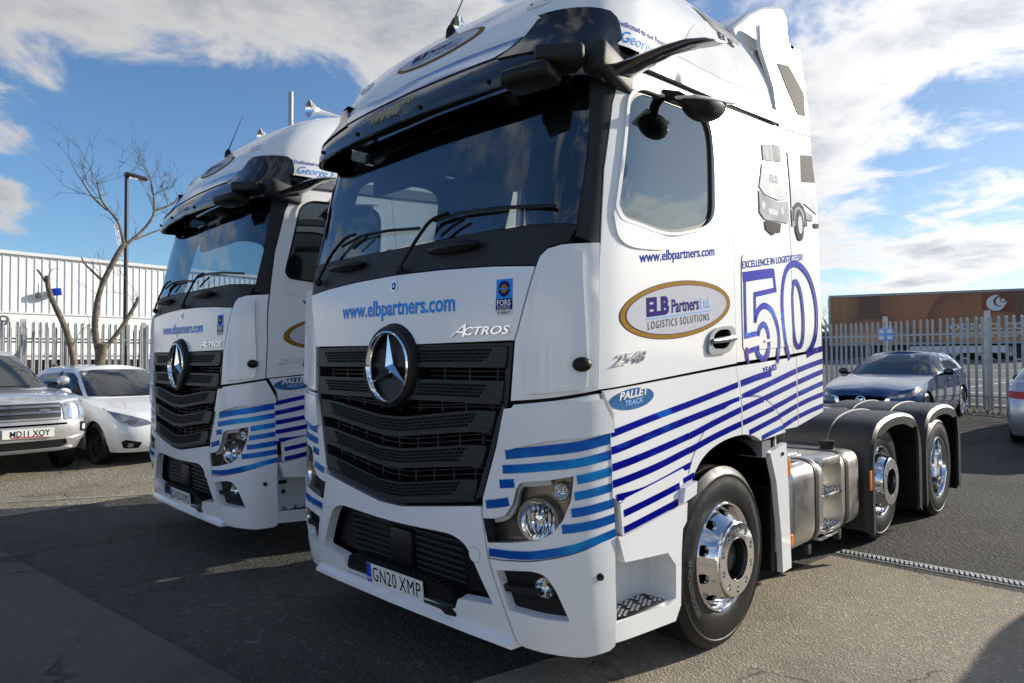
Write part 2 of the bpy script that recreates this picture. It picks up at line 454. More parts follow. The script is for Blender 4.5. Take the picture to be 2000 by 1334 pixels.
def lettering(s, w, h, fn, m, parent, name='lettering', **k):
    V, F = text_geo(s, w, h, **k); return mesh_obj(name, [fn(*v) for v in V], F, m, parent)
def copy_tree(o, parent=None, skip=()):
    c = o.copy(); COL.objects.link(c); c.parent = parent
    for ch in list(o.children):
        if ch.name not in skip: copy_tree(ch, c)
    return c
# ================================================================== tractor truck (front centre at the origin, front faces -y, its left side is +x)
CAB = Shell([(0, 0, 0), (.25, 0, .004), (.5, 0, .016), (.76, 0, .045), (.87, 0, .085), (.95, 0, .16), (.985, .02, .22), (1, .06, .27), (1, .3, .15), (1, .6, .05), (1, 1, 0)],
    w=[(.2, 1.235), (.5, 1.25), (1.0, 1.25), (2.0, 1.25), (2.7, 1.235), (3.1, 1.20), (3.44, 1.18), (3.9, 1.13)],
    f=[(.2, .10), (.4, .05), (.7, .02), (1.2, .03), (1.75, .045), (2.1, .06), (2.6, .16), (3.0, .25), (3.2, .31)],
    r=[(.2, 2.86), (4.2, 2.86)], zref=1.5)
ROOF = Shell([(0, 0, 0), (.25, 0, .006), (.5, 0, .022), (.76, 0, .06), (.87, 0, .095), (.95, 0, .17), (.985, .02, .26), (1, .06, .31), (1, .3, .2), (1, .6, .08), (1, 1, 0)],
    w=[(3.0, 1.2), (3.2, 1.185), (3.4, 1.165), (3.6, 1.125), (3.75, 1.05), (3.9, .92), (4.0, .80), (4.06, .62), (4.09, .45)],
    f=[(3.0, .24), (3.1, .25), (3.2, .26), (3.3, .275), (3.4, .30), (3.5, .36), (3.65, .50), (3.8, .73), (3.93, 1.05), (4.02, 1.42), (4.07, 1.75), (4.09, 2.0)],
    r=[(3, 2.55), (4.2, 2.55)], zref=3.2)
VIS = Shell([(0, 0, 0), (.25, 0, .005), (.5, 0, .02), (.76, 0, .055), (.87, 0, .10), (.95, 0, .18), (.985, .02, .24), (1, .06, .29), (1, .3, .15), (1, .6, .05), (1, 1, 0)],
    w=[(2.8, 1.215), (3.1, 1.215), (3.35, 1.185)], f=[(2.8, .08), (2.95, .075), (3.05, .09), (3.15, .15), (3.25, .22), (3.35, .25)], r=[(2.8, 2.8), (4.2, 2.8)], zref=3.0)
X, Y = CAB.X, CAB.Y
def XS(pts): return [X(*p) for p in pts]
def YS(pts): return [Y(*p) for p in pts]
def front_map(x0, z0, slope=0., off=.004, sh=CAB):
    def fn(u, v, d=0.):
        a, z = sh.X(x0 + u, z0 + v + slope * u); return sh.at(a, z, off + d)
    return fn
def side_map(y0, z0, slope=0., off=.004, sh=CAB):
    def fn(u, v, d=0.):
        a, z = sh.Y(y0 + u, z0 + v + slope * u); return sh.at(a, z, off + d)
    return fn

def wheel(root, side, xo, y, z, style, Rr=.507, wd=.30):
    """xo: x of the outer sidewall; mesh built at its own axle centre"""
    P = lambda r, h: (r, h)
    prof = [(.300, -.012), (.310, -.004), (.335, .004), (.38, .010), (.425, .006), (.445, -.002), (.452, -.002), (.456, .001), (.464, .001), (.468, -.003), (.478, -.008), (.490, -.016), (Rr, -.030)]
    for k in range(4):
        a = -.030 - (wd - .06) * (k + .85) / 4.9
        prof += [(Rr, a), (Rr - .012, a - .002), (Rr - .012, a - .010), (Rr, a - .012)]
    prof += [(Rr, -wd + .03), (.478, -wd + .008), (.38, -wd), (.29, -wd + .02)]
    t = MB().lathe(prof, 72).build('wheel', 'rubber', root, 25)
    t.location = (side * xo, y, z); t.scale = (side, 1, 1)
    bl = MB()                                    # shoulder blocks
    for i in range(64):
        a = 2 * PI * i / 64; m = Matrix.Rotation(a, 4, 'X') @ Matrix.Translation((0, 0, Rr - .006)); bl.box(-.052, -.030, -.017, .017, -.004, .0085, m)
    bl.build('tread_block', 'rubber', t, None)
    def ring_text(s, r, a_mid, size, m='rubber_print'):
        wdt = size * len(s) * .92; V, F = text_geo(s, wdt, size, bold=.02)
        def f(u, v, d):
            a = a_mid - (u - wdt / 2) / r; return (.0125, (r + v - size / 2) * math.cos(a), (r + v - size / 2) * math.sin(a))
        mesh_obj('tyre_lettering', [f(*p) for p in V], F, m, t)
    if style == 'front':
        ring_text('BRIDGESTONE', .40, R(195), .034); ring_text('BRIDGESTONE', .40, R(15), .034)
    rim = MB().lathe([(.306, -.02), (.306, -.004), (.300, .003), (.292, -.001), (.286, -.012), (.280, -.04), (.278, -.10), (.27, -.27)], 64).build('rim', 'polished_alu', t, 30)
    if style in ('front', 'mid'):
        lv = [(.206, .058), (.226, .030), (.245, .002), (.262, -.028), (.272, -.052), (.280, -.060)]
        def lat(v):
            for (a, b), (c, d) in zip(lv, lv[1:]):
                if v <= c: return b + (d - b) * (v - a) / (c - a)
            return lv[-1][1]
        K = .24
        holes = [circ((2 * PI * (i + .5) / 10 * K, .2475), .030, .0175, 16) for i in range(10)]
        V, F = patch_geo([(0, .206), (2 * PI * K, .206), (2 * PI * K, .280), (0, .280)], lambda u, v, d: Vector((lat(v) + d, v * math.cos(u / K), v * math.sin(u / K))), .03, holes, .02)
        mesh_obj('wheel_disc', V, F, 'polished_alu', t, 40)
        MB().lathe([(.0, -.075), (.275, -.075)], 32).build('hand_hole_backing', 'hole_black', t, None)
        nh = [circ((2 * PI * (i + .5) / 10 * .168, .168), .0185, .0185, 14) for i in range(10)]
        V, F = patch_geo([(0, .118), (2 * PI * .168, .118), (2 * PI * .168, .200), (0, .200)], lambda u, v, d: Vector((.078 + d, v * math.cos(u / .168), v * math.sin(u / .168))), .025, nh, .02)
        mesh_obj('hub_flange', V, F, 'polished_alu', t, 40)
        MB().lathe([(.200, .078), (.208, .072), (.210, .055), (.214, .050)], 56).build('hub_rim', 'polished_alu', t, 40)
        MB().lathe([(.200, .058), (.116, .058)], 40).build('nut_seat', 'hub_dark', t, None)
        for i in range(10):
            a = 2 * PI * (i + .5) / 10
            MB().lathe([(.0145, .05), (.0145, .070), (.010, .076), (0, .077)], 6, 'x', (0, .168 * math.cos(a), .168 * math.sin(a))).build('wheel_nut', 'chrome', t, 30)
        MB().lathe([(.119, .080), (.119, -.01), (.095, -.02), (.09, .02), (.06, .035), (.0, .037)], 40).build('hub_cap', 'hub_dark', t, 30)
    else:
        MB().lathe([(.27, -.18), (.255, -.20), (.20, -.205), (.15, -.195), (.135, -.10), (.125, -.07), (.0, -.065)], 48).build('hub', 'polished_alu', t, 30)
        for i in range(10):
            a = 2 * PI * (i + .5) / 10
            MB().lathe([(.016, -.21), (.016, -.165), (.0, -.16)], 6, 'x', (0, .168 * math.cos(a), .168 * math.sin(a))).build('wheel_nut', 'chrome', t, 30)
        t2 = MB().lathe([(p[0], p[1] - .34) for p in prof], 48).build('inner_tyre', 'rubber', t, 25)
    return t

def build_truck(root):
    # ---------------------------------------------------------------- lower front
    G_OUT = [(-.895, 1.715), (.895, 1.715), (.868, 1.43), (.835, 1.36), (.785, 1.20), (.715, .985), (.66, .945), (.40, .905), (.10, .862), (-.10, .862), (-.40, .905), (-.66, .945), (-.715, .985), (-.785, 1.20), (-.835, 1.36), (-.868, 1.43)]
    patch('grille_back', XS(G_OUT), CAB, 'hole_black', root, -.075, 0)
    def ring(o, i, name, m, off, th, **k): return patch(name, XS(o), CAB, m, root, off, th, holes=[XS(i)], **k)
    GI = [(x * .965 if abs(x) > .5 else x, z - .012 if z > 1.6 else (z + .02 if z < 1 else z)) for x, z in G_OUT]
    ring(G_OUT, GI, 'grille_frame', 'grille_black', .004, .09)
    def vee(x, d): return -d * (1 - min(1., max(0., abs(x) - .10) / .55))
    BARS = [(1.598, 1.700, .865, .86, 0.0), (1.425, 1.535, .85, .835, 0.0), (1.285, 1.390, .80, .775, .062), (1.118, 1.222, .745, .715, .066), (.955, 1.055, .69, .67, .082)]
    xs = [-1, -.85, -.7, -.55, -.4, -.25, -.13, 0, .13, .25, .4, .55, .7, .85, 1]
    for k, (z0, z1, wt_, wb, d) in enumerate(BARS):
        top = [(x * wt_, z1 + vee(x * wt_, d)) for x in xs]; bot = [(x * wb, z0 + vee(x * wb, d)) for x in xs[::-1]]
        bar = patch('grille_bar', XS(top + bot), CAB, 'grille_black', root, .012, .06, step=.12)
        lip = [(x * wb, z0 + .022 + vee(x * wb, d)) for x in xs]
        patch('bar_lip', XS(lip + bot), CAB, 'grille_black', bar, .020, .012, step=.12)
        hx = MB(); rows = 4; n = 0                       # punched hexagon holes
        for r_ in range(rows):
            z = z0 + .034 + r_ * .0170; half = (wb - .115) - (.0 if k < 2 else .01) + (r_ - 1.5) * .016
            x = -half + (.0095 if r_ % 2 else 0)
            while x < half:
                if k > 1 or abs(x) > .235:
                    zz = z + vee(x, d)
                    pts = [CAB.at(*X(x + .0066 * math.cos(PI / 6 + PI / 3 * j), zz + .0078 * math.sin(PI / 6 + PI / 3 * j)), .0135) for j in range(6)]
                    hx.add(pts, [(0, 1, 2, 3, 4, 5)])
                x += .0190
        hx.build('perforation', 'hole_black', bar, None)['kind'] = 'stuff'
    for (z0, z1, wv, d) in [(1.535, 1.60, .82, 0), (1.395, 1.43, .79, .03), (1.222, 1.29, .73, .064), (1.055, 1.125, .68, .074)]:
        rb = MB()
        for i in range(9):
            x = -wv + .06 + (2 * wv - .12) * i / 8; p = CAB.at(*X(x, (z0 + z1) / 2), -.045); zc = vee(x, d)
            rb.box(p.x - .006, p.x + .006, p.y, p.y + .03, z0 + zc - .01, z1 + zc + .01)
        for zz in (.3, .7):
            rb.tube([CAB.at(*X(-wv + 2 * wv * i / 14, z0 + (z1 - z0) * zz + vee(-wv + 2 * wv * i / 14, d)), -.05) for i in range(15)], .004, 4)
        rb.build('grille_rib', 'grille_black', root, None)
    # star emblem
    sy = CAB.at(0, 1.60, .0).y
    MB().lathe([(.0, sy - .005), (.18, sy - .005), (.185, sy - .035), (.205, sy - .050), (.222, sy - .045), (.235, sy - .02), (.235, sy + .05)], 56, 'y', (0, 0, 1.60)).build('emblem_plate', 'black', root, 30)
    MB().lathe([(.176, sy - .030), (.180, sy - .050), (.189, sy - .060), (.198, sy - .055), (.202, sy - .035)], 64, 'y', (0, 0, 1.60)).build('emblem_ring', 'chrome', root, 40)
    st = MB()
    for i in range(3):
        a = PI / 2 + i * 2 * PI / 3; tip = (.184 * math.cos(a), .184 * math.sin(a)); n1_ = (.036 * math.cos(a + PI / 3), .036 * math.sin(a + PI / 3)); n2_ = (.036 * math.cos(a - PI / 3), .036 * math.sin(a - PI / 3))
        q = lambda p, y: (p[0], sy - y, 1.60 + p[1])
        st.add([q((0, 0), .060), q(tip, .042), q(n1_, .030), q(n2_, .030), q(tip, .030)], [(0, 2, 1), (0, 1, 3), (1, 2, 4), (1, 4, 3)])
    st.build('star', 'chrome', root, None)
    # white front flap with a scoop for the emblem
    arc = [(.242 * math.cos(t), 1.60 + .242 * math.sin(t)) for t in [R(30 + 120 * i / 14) for i in range(15)]]
    fp = [(.905, 1.727), (1.012, 2.065), (.75, 2.085), (.4, 2.10), (0, 2.107), (-.4, 2.10), (-.75, 2.085), (-1.012, 2.065), (-.905, 1.727)] + arc[::-1]
    patch('front_flap', XS(fp), CAB, 'white', root, .012, .03, step=.1)
    # upper corner panels and their raised deflectors
    cp = XS([(.892, 1.443), (.912, 1.72), (.965, 1.88), (1.022, 2.07), (1.035, 2.11), (1.065, 2.142), (1.12, 2.158)]) + YS([(.245, 2.165), (.312, 2.172), (.296, 1.83), (.283, 1.495)]) + XS([(1.10, 1.463), (1.0, 1.452)])
    for o in both('corner_panel', cp, CAB, 'white', root, off=.012, th=.03, step=.07): pass
    dp = XS([(.985, 1.475), (.99, 1.62), (1.02, 1.86), (1.045, 2.03), (1.075, 2.09), (1.12, 2.115)]) + YS([(.225, 2.125), (.225, 1.60), (.215, 1.50)])
    for o in both('corner_deflector', rounded(dp, [0, 0, 0, .03, .03, .02, .01, 0, .02]), CAB, 'white', root, off=.036, th=.028, step=.07): pass
    for s in (1, -1):
        p = CAB.at(*Y(.205, 1.612), .04); m = Matrix.Rotation(s * R(50), 3, 'Z')
        MB().sphere((s * p.x, p.y, p.z), (.045, .028, .034), 14, 8, m).build('corner_lock', 'black', root, 60)
    # headlamp panels
    HL = XS([(.722, .876), (.80, .885), (.862, .908), (.905, .965), (.925, 1.035), (.945, 1.066), (.985, 1.076), (1.08, 1.09)]) + YS([(.175, 1.112), (.163, 1.0)]) + XS([(1.143, .915), (1.105, .855), (1.045, .818), (.90, .787), (.755, .765)])
    hp = XS([(.905, 1.425), (1.0, 1.435), (1.10, 1.447)]) + YS([(.29, 1.478), (.36, 1.335), (.372, 1.0), (.378, .835)]) + XS([(1.12, .752), (1.0, .722), (.85, .702), (.765, .697), (.725, .86), (.722, .97), (.795, 1.20), (.85, 1.365)])
    both('headlamp_panel', hp, CAB, 'white', root, holes=[HL], off=.006, th=.05, step=.06)
    brow = XS([(.862, 1.405), (1.0, 1.42), (1.10, 1.43)]) + YS([(.30, 1.455), (.358, 1.345), (.362, 1.30)]) + XS([(1.10, 1.272), (.97, 1.238), (.885, 1.215), (.82, 1.225)])
    both('headlamp_brow', brow, CAB, 'white', root, off=.026, th=.018, step=.06)
    both('headlamp_housing', HL, CAB, 'lamp_inner', root, off=-.065, th=0, step=.05)
    for s in (1, -1):
        for (x, z, r_, q) in [(1.03, .905, .090, 0), (1.14, 1.04, .036, 1)]:
            a, zz = X(x, z); p = CAB.at(s * a, zz, -.055); n = Vector((s * .38, -.92, 0)).normalized(); mt = n.to_track_quat('X', 'Z').to_matrix()
            def T(mb): mb.v = [tuple(mt @ Vector(v) + p) for v in mb.v]; return mb
            b_ = T(MB().lathe([(.0, .0), (r_ * .35, .003), (r_ * .75, .016), (r_, .040)], 28)).build('reflector_bowl', 'chrome', root, 40)
            T(MB().lathe([(r_, .040), (r_ * 1.12, .042), (r_ * 1.2, .020)], 28)).build('reflector_ring', 'lamp_inner', b_, 40)
            T(MB().lathe([(r_ * .22, .0), (r_ * .24, .03), (0, .035)], 14)).build('bulb_cap', 'chrome', b_, 40)
            ribs = MB()
            for i in range(-3, 4):
                c0 = mt @ Vector((.018, i * r_ * .25, 0)); hh = r_ * math.sqrt(max(.02, 1 - (i * .25)**2)) * .8
                ribs.tube([Vector(p) + c0 + Vector((0, 0, -hh)), Vector(p) + c0 + Vector((0, 0, hh))], r_ * .05, 4)
            ribs.build('reflector_facet', 'chrome', b_, None)
    led = ribbon(spline(XS([(.775, .872), (.85, .895), (.895, .95), (.918, 1.03), (.94, 1.058), (1.0, 1.066), (1.09, 1.08)]), 4), .026)
    both('daylight_strip', led, CAB, 'lens_white', root, off=-.02, th=.02, step=.05)
    both('headlamp_lens', HL, CAB, 'lamp_glass', root, off=.004, th=0, step=.06)
    both('headlamp_end', XS([(.726, .872), (.775, .878), (.80, .777), (.757, .768)]), CAB, 'black', root, off=.004, th=.03)
    # bumper corners with fog lamps
    FH = rounded(XS([(.805, .645), (1.02, .678), (1.075, .665), (1.115, .60), (1.155, .462), (.865, .468)]), [.015, .04, .04, .05, .012, .015])
    bc = XS([(.765, .690), (.85, .695), (1.0, .715), (1.12, .745)]) + YS([(.379, .827), (.386, .45), (.388, .315), (.36, .298)]) + XS([(1.18, .292), (1.10, .298), (.93, .302), (.895, .31), (.868, .40), (.845, .47), (.79, .62)])
    both('bumper_corner', bc, CAB, 'white', root, holes=[FH], off=.008, th=.06, step=.06)
    both('fog_recess', FH, CAB, 'black', root, off=-.045, th=0, step=.06)
    both('fog_blade', XS([(.83, .575), (1.03, .592), (1.04, .56), (.84, .545)]), CAB, 'dark_plastic', root, off=-.01, th=.03)
    for s in (1, -1):
        a, zz = X(1.062, .60); p = CAB.at(s * a, zz, -.02); n = Vector((s * .25, -.97, 0)).normalized(); mt = n.to_track_quat('X', 'Z').to_matrix()
        def T(mb): mb.v = [tuple(mt @ Vector(v) + p) for v in mb.v]; return mb
        fl = T(MB().lathe([(.0, -.02), (.03, -.012), (.046, .010)], 24)).build('fog_lamp', 'chrome', root, 40)
        T(MB().lathe([(.046, .010), (.056, .008), (.062, -.03)], 24)).build('fog_ring', 'black', fl, 40)
        T(MB().lathe([(.0, .016), (.03, .014), (.046, .009)], 24)).build('fog_lens', 'lamp_glass', fl, 40)
        T(MB().tube([(.0, 0, -.04), (.008, 0, .04)], .006, 6)).build('fog_shield', 'chrome', fl, 40)
        q_ = CAB.at(*Y(.282, .652), .012); nn = CAB.nrm(*Y(.282, .652)); nn = Vector((nn.x * s, nn.y, nn.z)); mq = nn.to_track_quat('X', 'Z').to_matrix(); q_ = Vector((q_.x * s, q_.y, q_.z))
        sn = MB().lathe([(.0, .012), (.010, .012), (.011, .008), (.014, .010), (.017, .0), (.017, -.01)], 18); sn.v = [tuple(mq @ Vector(v) + q_) for v in sn.v]; sn.build('parking_sensor', 'black', root, 40)
    # bumper centre
    INT = rounded(XS([(.50, .768), (.615, .738), (.775, .470), (.53, .450), (.50, .385), (-.50, .385), (-.53, .450), (-.775, .470), (-.615, .738), (-.50, .768), (0, .752)]), [.04, .07, .02, .02, .02, .02, .02, .02, .07, .04, .2])
    bp = XS([(.71, .93), (.752, .70), (.78, .62), (.835, .47), (.860, .39), (.885, .308), (.5, .322), (0, .328), (-.5, .322), (-.885, .308), (-.860, .39), (-.835, .47), (-.78, .62), (-.752, .70), (-.71, .93), (-.66, .925), (-.40, .888), (-.10, .846), (.10, .846), (.40, .888), (.66, .925)])
    patch('bumper', bp, CAB, 'white', root, .010, .06, .07, [INT])
    patch('intake_back', INT, CAB, 'black', root, -.09, 0, .12)
    lv = MB()
    for i in range(7):
        z = .50 + i * .034
        for x0, x1 in ((-.52, -.12), (.12, .52)):
            a = CAB.at(*X(x0, z), -.07); MB().box(x0, x1, a.y, a.y + .03, z, z + .012).build('intake_louvre', 'grille_black', root, None)
    MB().rbox(-.10, .10, .075, .14, .50, .70, .02).build('radar_cover', 'black', root, 40)
    lipb = MB()
    pr = [(-.885, .325), (-.6, .333), (0, .338), (.6, .333), (.885, .325)]
    for k in range(len(pr) - 1):
        (xa, za), (xb, zb) = pr[k], pr[k + 1]; A = CAB.at(*X(xa, za), .012); B = CAB.at(*X(xb, zb), .012)
        v = []
        for P, zt in ((A, za), (B, zb)): v += [(P.x, P.y, zt), (P.x, P.y - .028, zt - .016), (P.x, P.y - .030, zt - .036), (P.x, P.y + .06, zt - .040)]
        lipb.add(v, [(0, 1, 5, 4), (1, 2, 6, 5), (2, 3, 7, 6)] + ([(0, 3, 2, 1)] if k == 0 else []) + ([(4, 5, 6, 7)] if k == len(pr) - 2 else []))
    lipb.build('bumper_lip', 'white', root, 30)
    for s in (1, -1):
        patch('towing_cap', circ(X(s * .672, .695), .036, .036, 24), CAB, 'white', root, .012, .004, holes=[]) 
        patch('towing_cap_gap', circ(X(s * .672, .695), .0385, .0385, 24), CAB, 'trim_grey', root, .0108, 0)
    # step above the number plate
    sb = MB().prism([(-.52, .37), (-.48, .365), (.40, .365), (.44, .345), (.50, .345), (.51, .40), (.47, .47), (.40, .492), (-.40, .492), (-.47, .47)], lambda x, z: (x, .036 + .25 * max(0, abs(x) - .42), z), lambda x, z: (x, .16, z)).build('front_step', 'black', root, 25)
    tr = MB()
    for i in range(15):
        x = -.36 + i * .0515; tr.box(x, x + .02, .045, .13, .4925, .499)
    tr.build('step_tread', 'dark_plastic', sb, None)
    # stripes: corner of the cab
    CS = [([(.86, 1.192), (.97, 1.208), (1.06, 1.222)], [(.19, 1.243), (.27, 1.258), (.365, 1.272)], .047),
          ([(.845, 1.120), (.97, 1.136), (1.06, 1.150)], [(.19, 1.170), (.27, 1.184), (.365, 1.197)], .040),
          ([(.828, 1.050), (.875, 1.057), (.915, 1.063)], None, .040), (None, [(.185, 1.095), (.28, 1.110), (.368, 1.122)], .040),
          ([(.745, .945), (.80, .955), (.86, .968), (.885, .976)], None, .040), (None, [(.175, 1.022), (.27, 1.036), (.370, 1.048)], .038),
          (None, [(.163, .948), (.27, .962), (.372, .974)], .040), (None, [(.135, .876), (.2, .885), (.28, .893), (.374, .905)], .040),
          ([(.765, .722), (.9, .732), (1.0, .745), (1.08, .763)], [(.16, .788), (.24, .812), (.30, .824), (.378, .838)], .038)]
    for fa, sa, w in CS:
        ln = (XS(fa) if fa else []) + (YS(sa) if sa else [])
        for o in both('stripe', ribbon(ln, w), CAB, 'foil_blue_lit', root, off=(.0285 if ln[0][1] > 1.195 else .0088), th=0, step=.06): pass
    # ---------------------------------------------------------------- windscreen, surround, visor
    patch('lower_screen_panel', XS([(-1.02, 2.075), (-.75, 2.095), (-.4, 2.112), (0, 2.118), (.4, 2.112), (.75, 2.095), (1.02, 2.075), (1.06, 2.155)]) + YS([(.19, 2.175)]) + XS([(1.172, 2.255), (.9, 2.272), (0, 2.268), (-.9, 2.272), (-1.172, 2.255)]) + [(-a, z) for a, z in YS([(.19, 2.175)])] + XS([(-1.06, 2.155)]), CAB, 'dark_plastic', root, 0, .02)
    WS = XS([(-1.165, 2.258), (-.9, 2.275), (0, 2.271), (.9, 2.275), (1.165, 2.258), (1.165, 2.6), (1.12, 3.05), (0, 3.05), (-1.12, 3.05), (-1.165, 2.6)])
    patch('windscreen', WS, CAB, 'screen_glass', root, .002, 0, .09)
    patch('screen_shade_band', XS([(-1.14, 2.87), (-.4, 2.905), (.4, 2.905), (1.14, 2.87), (1.12, 3.05), (-1.12, 3.05)]), CAB, 'tint_top', root, -.008, 0, .09)
    for o in both('front_pillar', XS([(1.168, 2.20), (1.168, 2.6), (1.115, 3.08)]) + YS([(.60, 3.09), (.53, 3.02), (.452, 2.86), (.362, 2.52), (.314, 2.16)]), CAB, 'dark_plastic', root, off=.004, th=.05, step=.06): pass
    for x, w in ((-.52, .20), (.48, .21)):
        p = CAB.at(*X(x, 2.205), .03); mt = Matrix.Rotation(R(-4), 3, 'X')
        MB().sphere((p.x, p.y, p.z), (w, .05, .030), 16, 8, mt).build('grab_handle', 'black', root, 60)
    def wip(pts, rr, name, par, off):
        return MB().tube([CAB.at(*X(*p), off) for p in pts], rr, 6).build(name, 'black', par, 60)
    for arm, blade, tip in [([(.06, 2.13), (.12, 2.20), (.21, 2.305), (.29, 2.372), (.42, 2.392)], [(.30, 2.372), (.5, 2.385), (.8, 2.368), (1.08, 2.338)], [(.38, 2.28), (.46, 2.32), (.54, 2.345)]),
                       ([(-.87, 2.14), (-.80, 2.22), (-.72, 2.305), (-.58, 2.385), (-.46, 2.398)], [(-.62, 2.345), (-.4, 2.385), (-.1, 2.375), (.18, 2.348)], [(-.46, 2.31), (-.33, 2.37)])]:
        a_ = wip(spline(arm, 4), .010, 'wiper_arm', root, .04); wip(blade, .009, 'wiper_blade', a_, .028); wip(tip, .008, 'washer_bar', a_, .03)
        p = CAB.at(*X(*arm[0]), .03); MB().sphere(p[:], .026, 10, 6).build('wiper_pivot', 'black', a_, 60)
    VX = lambda pts: [VIS.X(*p) for p in pts]
    VY = lambda pts: [VIS.Y(*p) for p in pts]
    neg = lambda L: [(-a, z) for a, z in L][::-1]
    vr = VY([(.46, 2.99), (.50, 3.06)]); 
    band = neg(vr[:1]) + VX([(-1.12, 2.965), (-.6, 2.975), (0, 2.985), (.6, 2.975), (1.12, 2.965)]) + vr[:1] + VY([(.46, 3.10)]) + VX([(1.05, 3.12), (.78, 3.155), (0, 3.165), (-.78, 3.155), (-1.05, 3.12)]) + neg(VY([(.46, 3.10)]))
    patch('sun_visor', band, VIS, 'gloss_black', root, .0, .02, .07)
    patch('visor_strip', VX([(-.98, 3.155), (-.7, 3.172), (0, 3.180), (.66, 3.172), (.74, 3.205), (.795, 3.262), (.4, 3.275), (0, 3.277), (-.5, 3.272), (-.98, 3.25)]), VIS, 'visor_blue', root, .006, .02, .06)
    ends = VX([(.70, 3.150), (.78, 3.20), (.83, 3.275), (.875, 3.33), (1.0, 3.348)]) + VY([(.30, 3.355), (.50, 3.345), (.535, 3.32), (.535, 3.20), (.50, 3.185), (.50, 3.09), (.40, 3.06)]) + VX([(1.05, 3.09)])
    both('visor_end', ends, VIS, 'gloss_black', root, off=.010, th=.05, step=.06)
    patch('visor_channel', VX([(-1.0, 3.262), (-.5, 3.285), (0, 3.29), (.4, 3.288), (.82, 3.275), (.85, 3.315), (.4, 3.325), (0, 3.328), (-.5, 3.322), (-1.0, 3.30)]), VIS, 'satin_white', root, -.01, .03, .06)
    for x in (-.93, -.45, .18, .70):
        p = VIS.at(*VIS.X(x, 3.02), .006); MB().lathe([(.012, .01), (.012, -.006), (.0, -.008)], 10, 'y', p[:]).build('visor_screw', 'black', root, 40)
    # blinkers hanging below the visor ends + camera arm fairings
    for s in (1,):
        mx_ = lambda mb: (setattr(mb, 'v', [(s * x, y, z) for x, y, z in mb.v]), mb)[1]
        mx_(MB().rbox(.87, 1.13, .0, .19, 2.905, 2.985, .035, 3, Matrix.Translation((1.0, .1, 2.94)) @ Matrix.Rotation(R(16), 4, 'Z') @ Matrix.Rotation(R(-3), 4, 'Y') @ Matrix.Translation((-1.0, -.1, -2.94)))).build('front_mirror', 'black', root, 40)
        mx_(MB().rbox(.98, 1.21, .11, .30, 3.0, 3.082, .025, 3, Matrix.Translation((1.1, .2, 3)) @ Matrix.Rotation(R(38), 4, 'Z') @ Matrix.Translation((-1.1, -.2, -3)))).build('arm_fairing', 'dark_plastic', root, 40)
        mx_(MB().rbox(1.13, 1.25, .28, .60, 2.955, 3.105, .03, 3, Matrix.Translation((1.2, .45, 3)) @ Matrix.Rotation(R(8), 4, 'Z') @ Matrix.Rotation(R(-10), 4, 'X') @ Matrix.Translation((-1.2, -.45, -3)))).build('arm_root', 'dark_plastic', root, 40)
        # camera arm: lofted wing from the pillar outwards
        secs = [((1.19, .46, 3.0), .13, .06), ((1.26, .51, 3.035), .11, .045), ((1.34, .56, 3.07), .10, .036), ((1.44, .61, 3.10), .10, .034), ((1.53, .66, 3.115), .105, .030), ((1.60, .70, 3.115), .10, .020), ((1.635, .72, 3.112), .07, .008)]
        am = MB(); n = 10
        for c_, a_, b_ in secs:
            for j in range(n):
                t = 2 * PI * j / n; am.v.append((s * (c_[0] - .10 * a_ * math.cos(t)), c_[1] + 1.05 * a_ * math.cos(t), c_[2] + .62 * b_ * math.sin(t) + .02 * math.cos(t)))
        for i in range(len(secs) - 1):
            for j in range(n): am.f.append((i * n + j, i * n + (j + 1) % n, (i + 1) * n + (j + 1) % n, (i + 1) * n + j))
        am.f.append(tuple(range(n))); am.f.append(tuple((len(secs) - 1) * n + j for j in range(n)))
        arm = am.build('mirror_camera_arm', 'gloss_black', root, 35)
        # ramp mirror above the door window
        mt = Matrix.Translation((s * 1.37, 1.03, 2.96)) @ Matrix.Rotation(s * R(-8), 4, 'Z') @ Matrix.Rotation(s * R(14), 4, 'Y') @ Matrix.Rotation(R(6), 4, 'X')
        rm = MB()
        prof_ = rounded([(-.15, .0), (-.13, -.060), (-.06, -.085), (.05, -.085), (.12, -.055), (.155, .0), (.15, .02), (-.14, .02)], .03)
        rm.sphere((0, 0, 0), (.078, .158, .092), 24, 14); rm.v = [tuple(mt @ Vector((q_[0], q_[1], min(q_[2], .012) + .006))) for q_ in rm.v]
        ro = rm.build('ramp_mirror', 'black', root, 45)
        MB().rbox(-.065, .075, -.165, .175, .018, .034, .010, 2, mt).build('mirror_hood', 'satin_white', ro, 40)
        MB().tube([(s * 1.20, .90, 3.03), (s * 1.27, .93, 3.01), (s * 1.33, .97, 2.965)], .028, 8).build('mirror_bracket', 'black', ro, 50)
    # inside mirror pods seen through the screen
        MB().sphere((s * 1.02, .40, 2.66), (.035, .05, .14), 10, 8).build('inner_camera_screen', 'black', root, 60)
    # ---------------------------------------------------------------- doors and side
    DW = rounded(YS([(.432, 2.36), (.462, 2.305), (.87, 2.272), (1.24, 2.365), (1.335, 2.44), (1.375, 2.92), (1.34, 3.0), (1.22, 3.03), (.68, 2.995), (.575, 2.93)]), [.02, .04, .15, .10, .06, .06, .06, .06, .06, .06])
    DO = YS([(.292, 1.497), (.304, 1.83), (.322, 2.16), (.372, 2.53), (.462, 2.87), (.54, 3.03), (.62, 3.085), (1.50, 3.135), (1.505, 3.0), (1.535, 2.5), (1.565, 2.24), (1.57, 1.607)])
    both('door', DO, CAB, 'white', root, holes=[DW], off=.006, th=.03, step=.07)
    def shrink(pts, k): 
        cx = sum(p[0] for p in pts) / len(pts); cz = sum(p[1] for p in pts) / len(pts); return [(cx + (p[0] - cx) * k, cz + (p[1] - cz) * k) for p in pts]
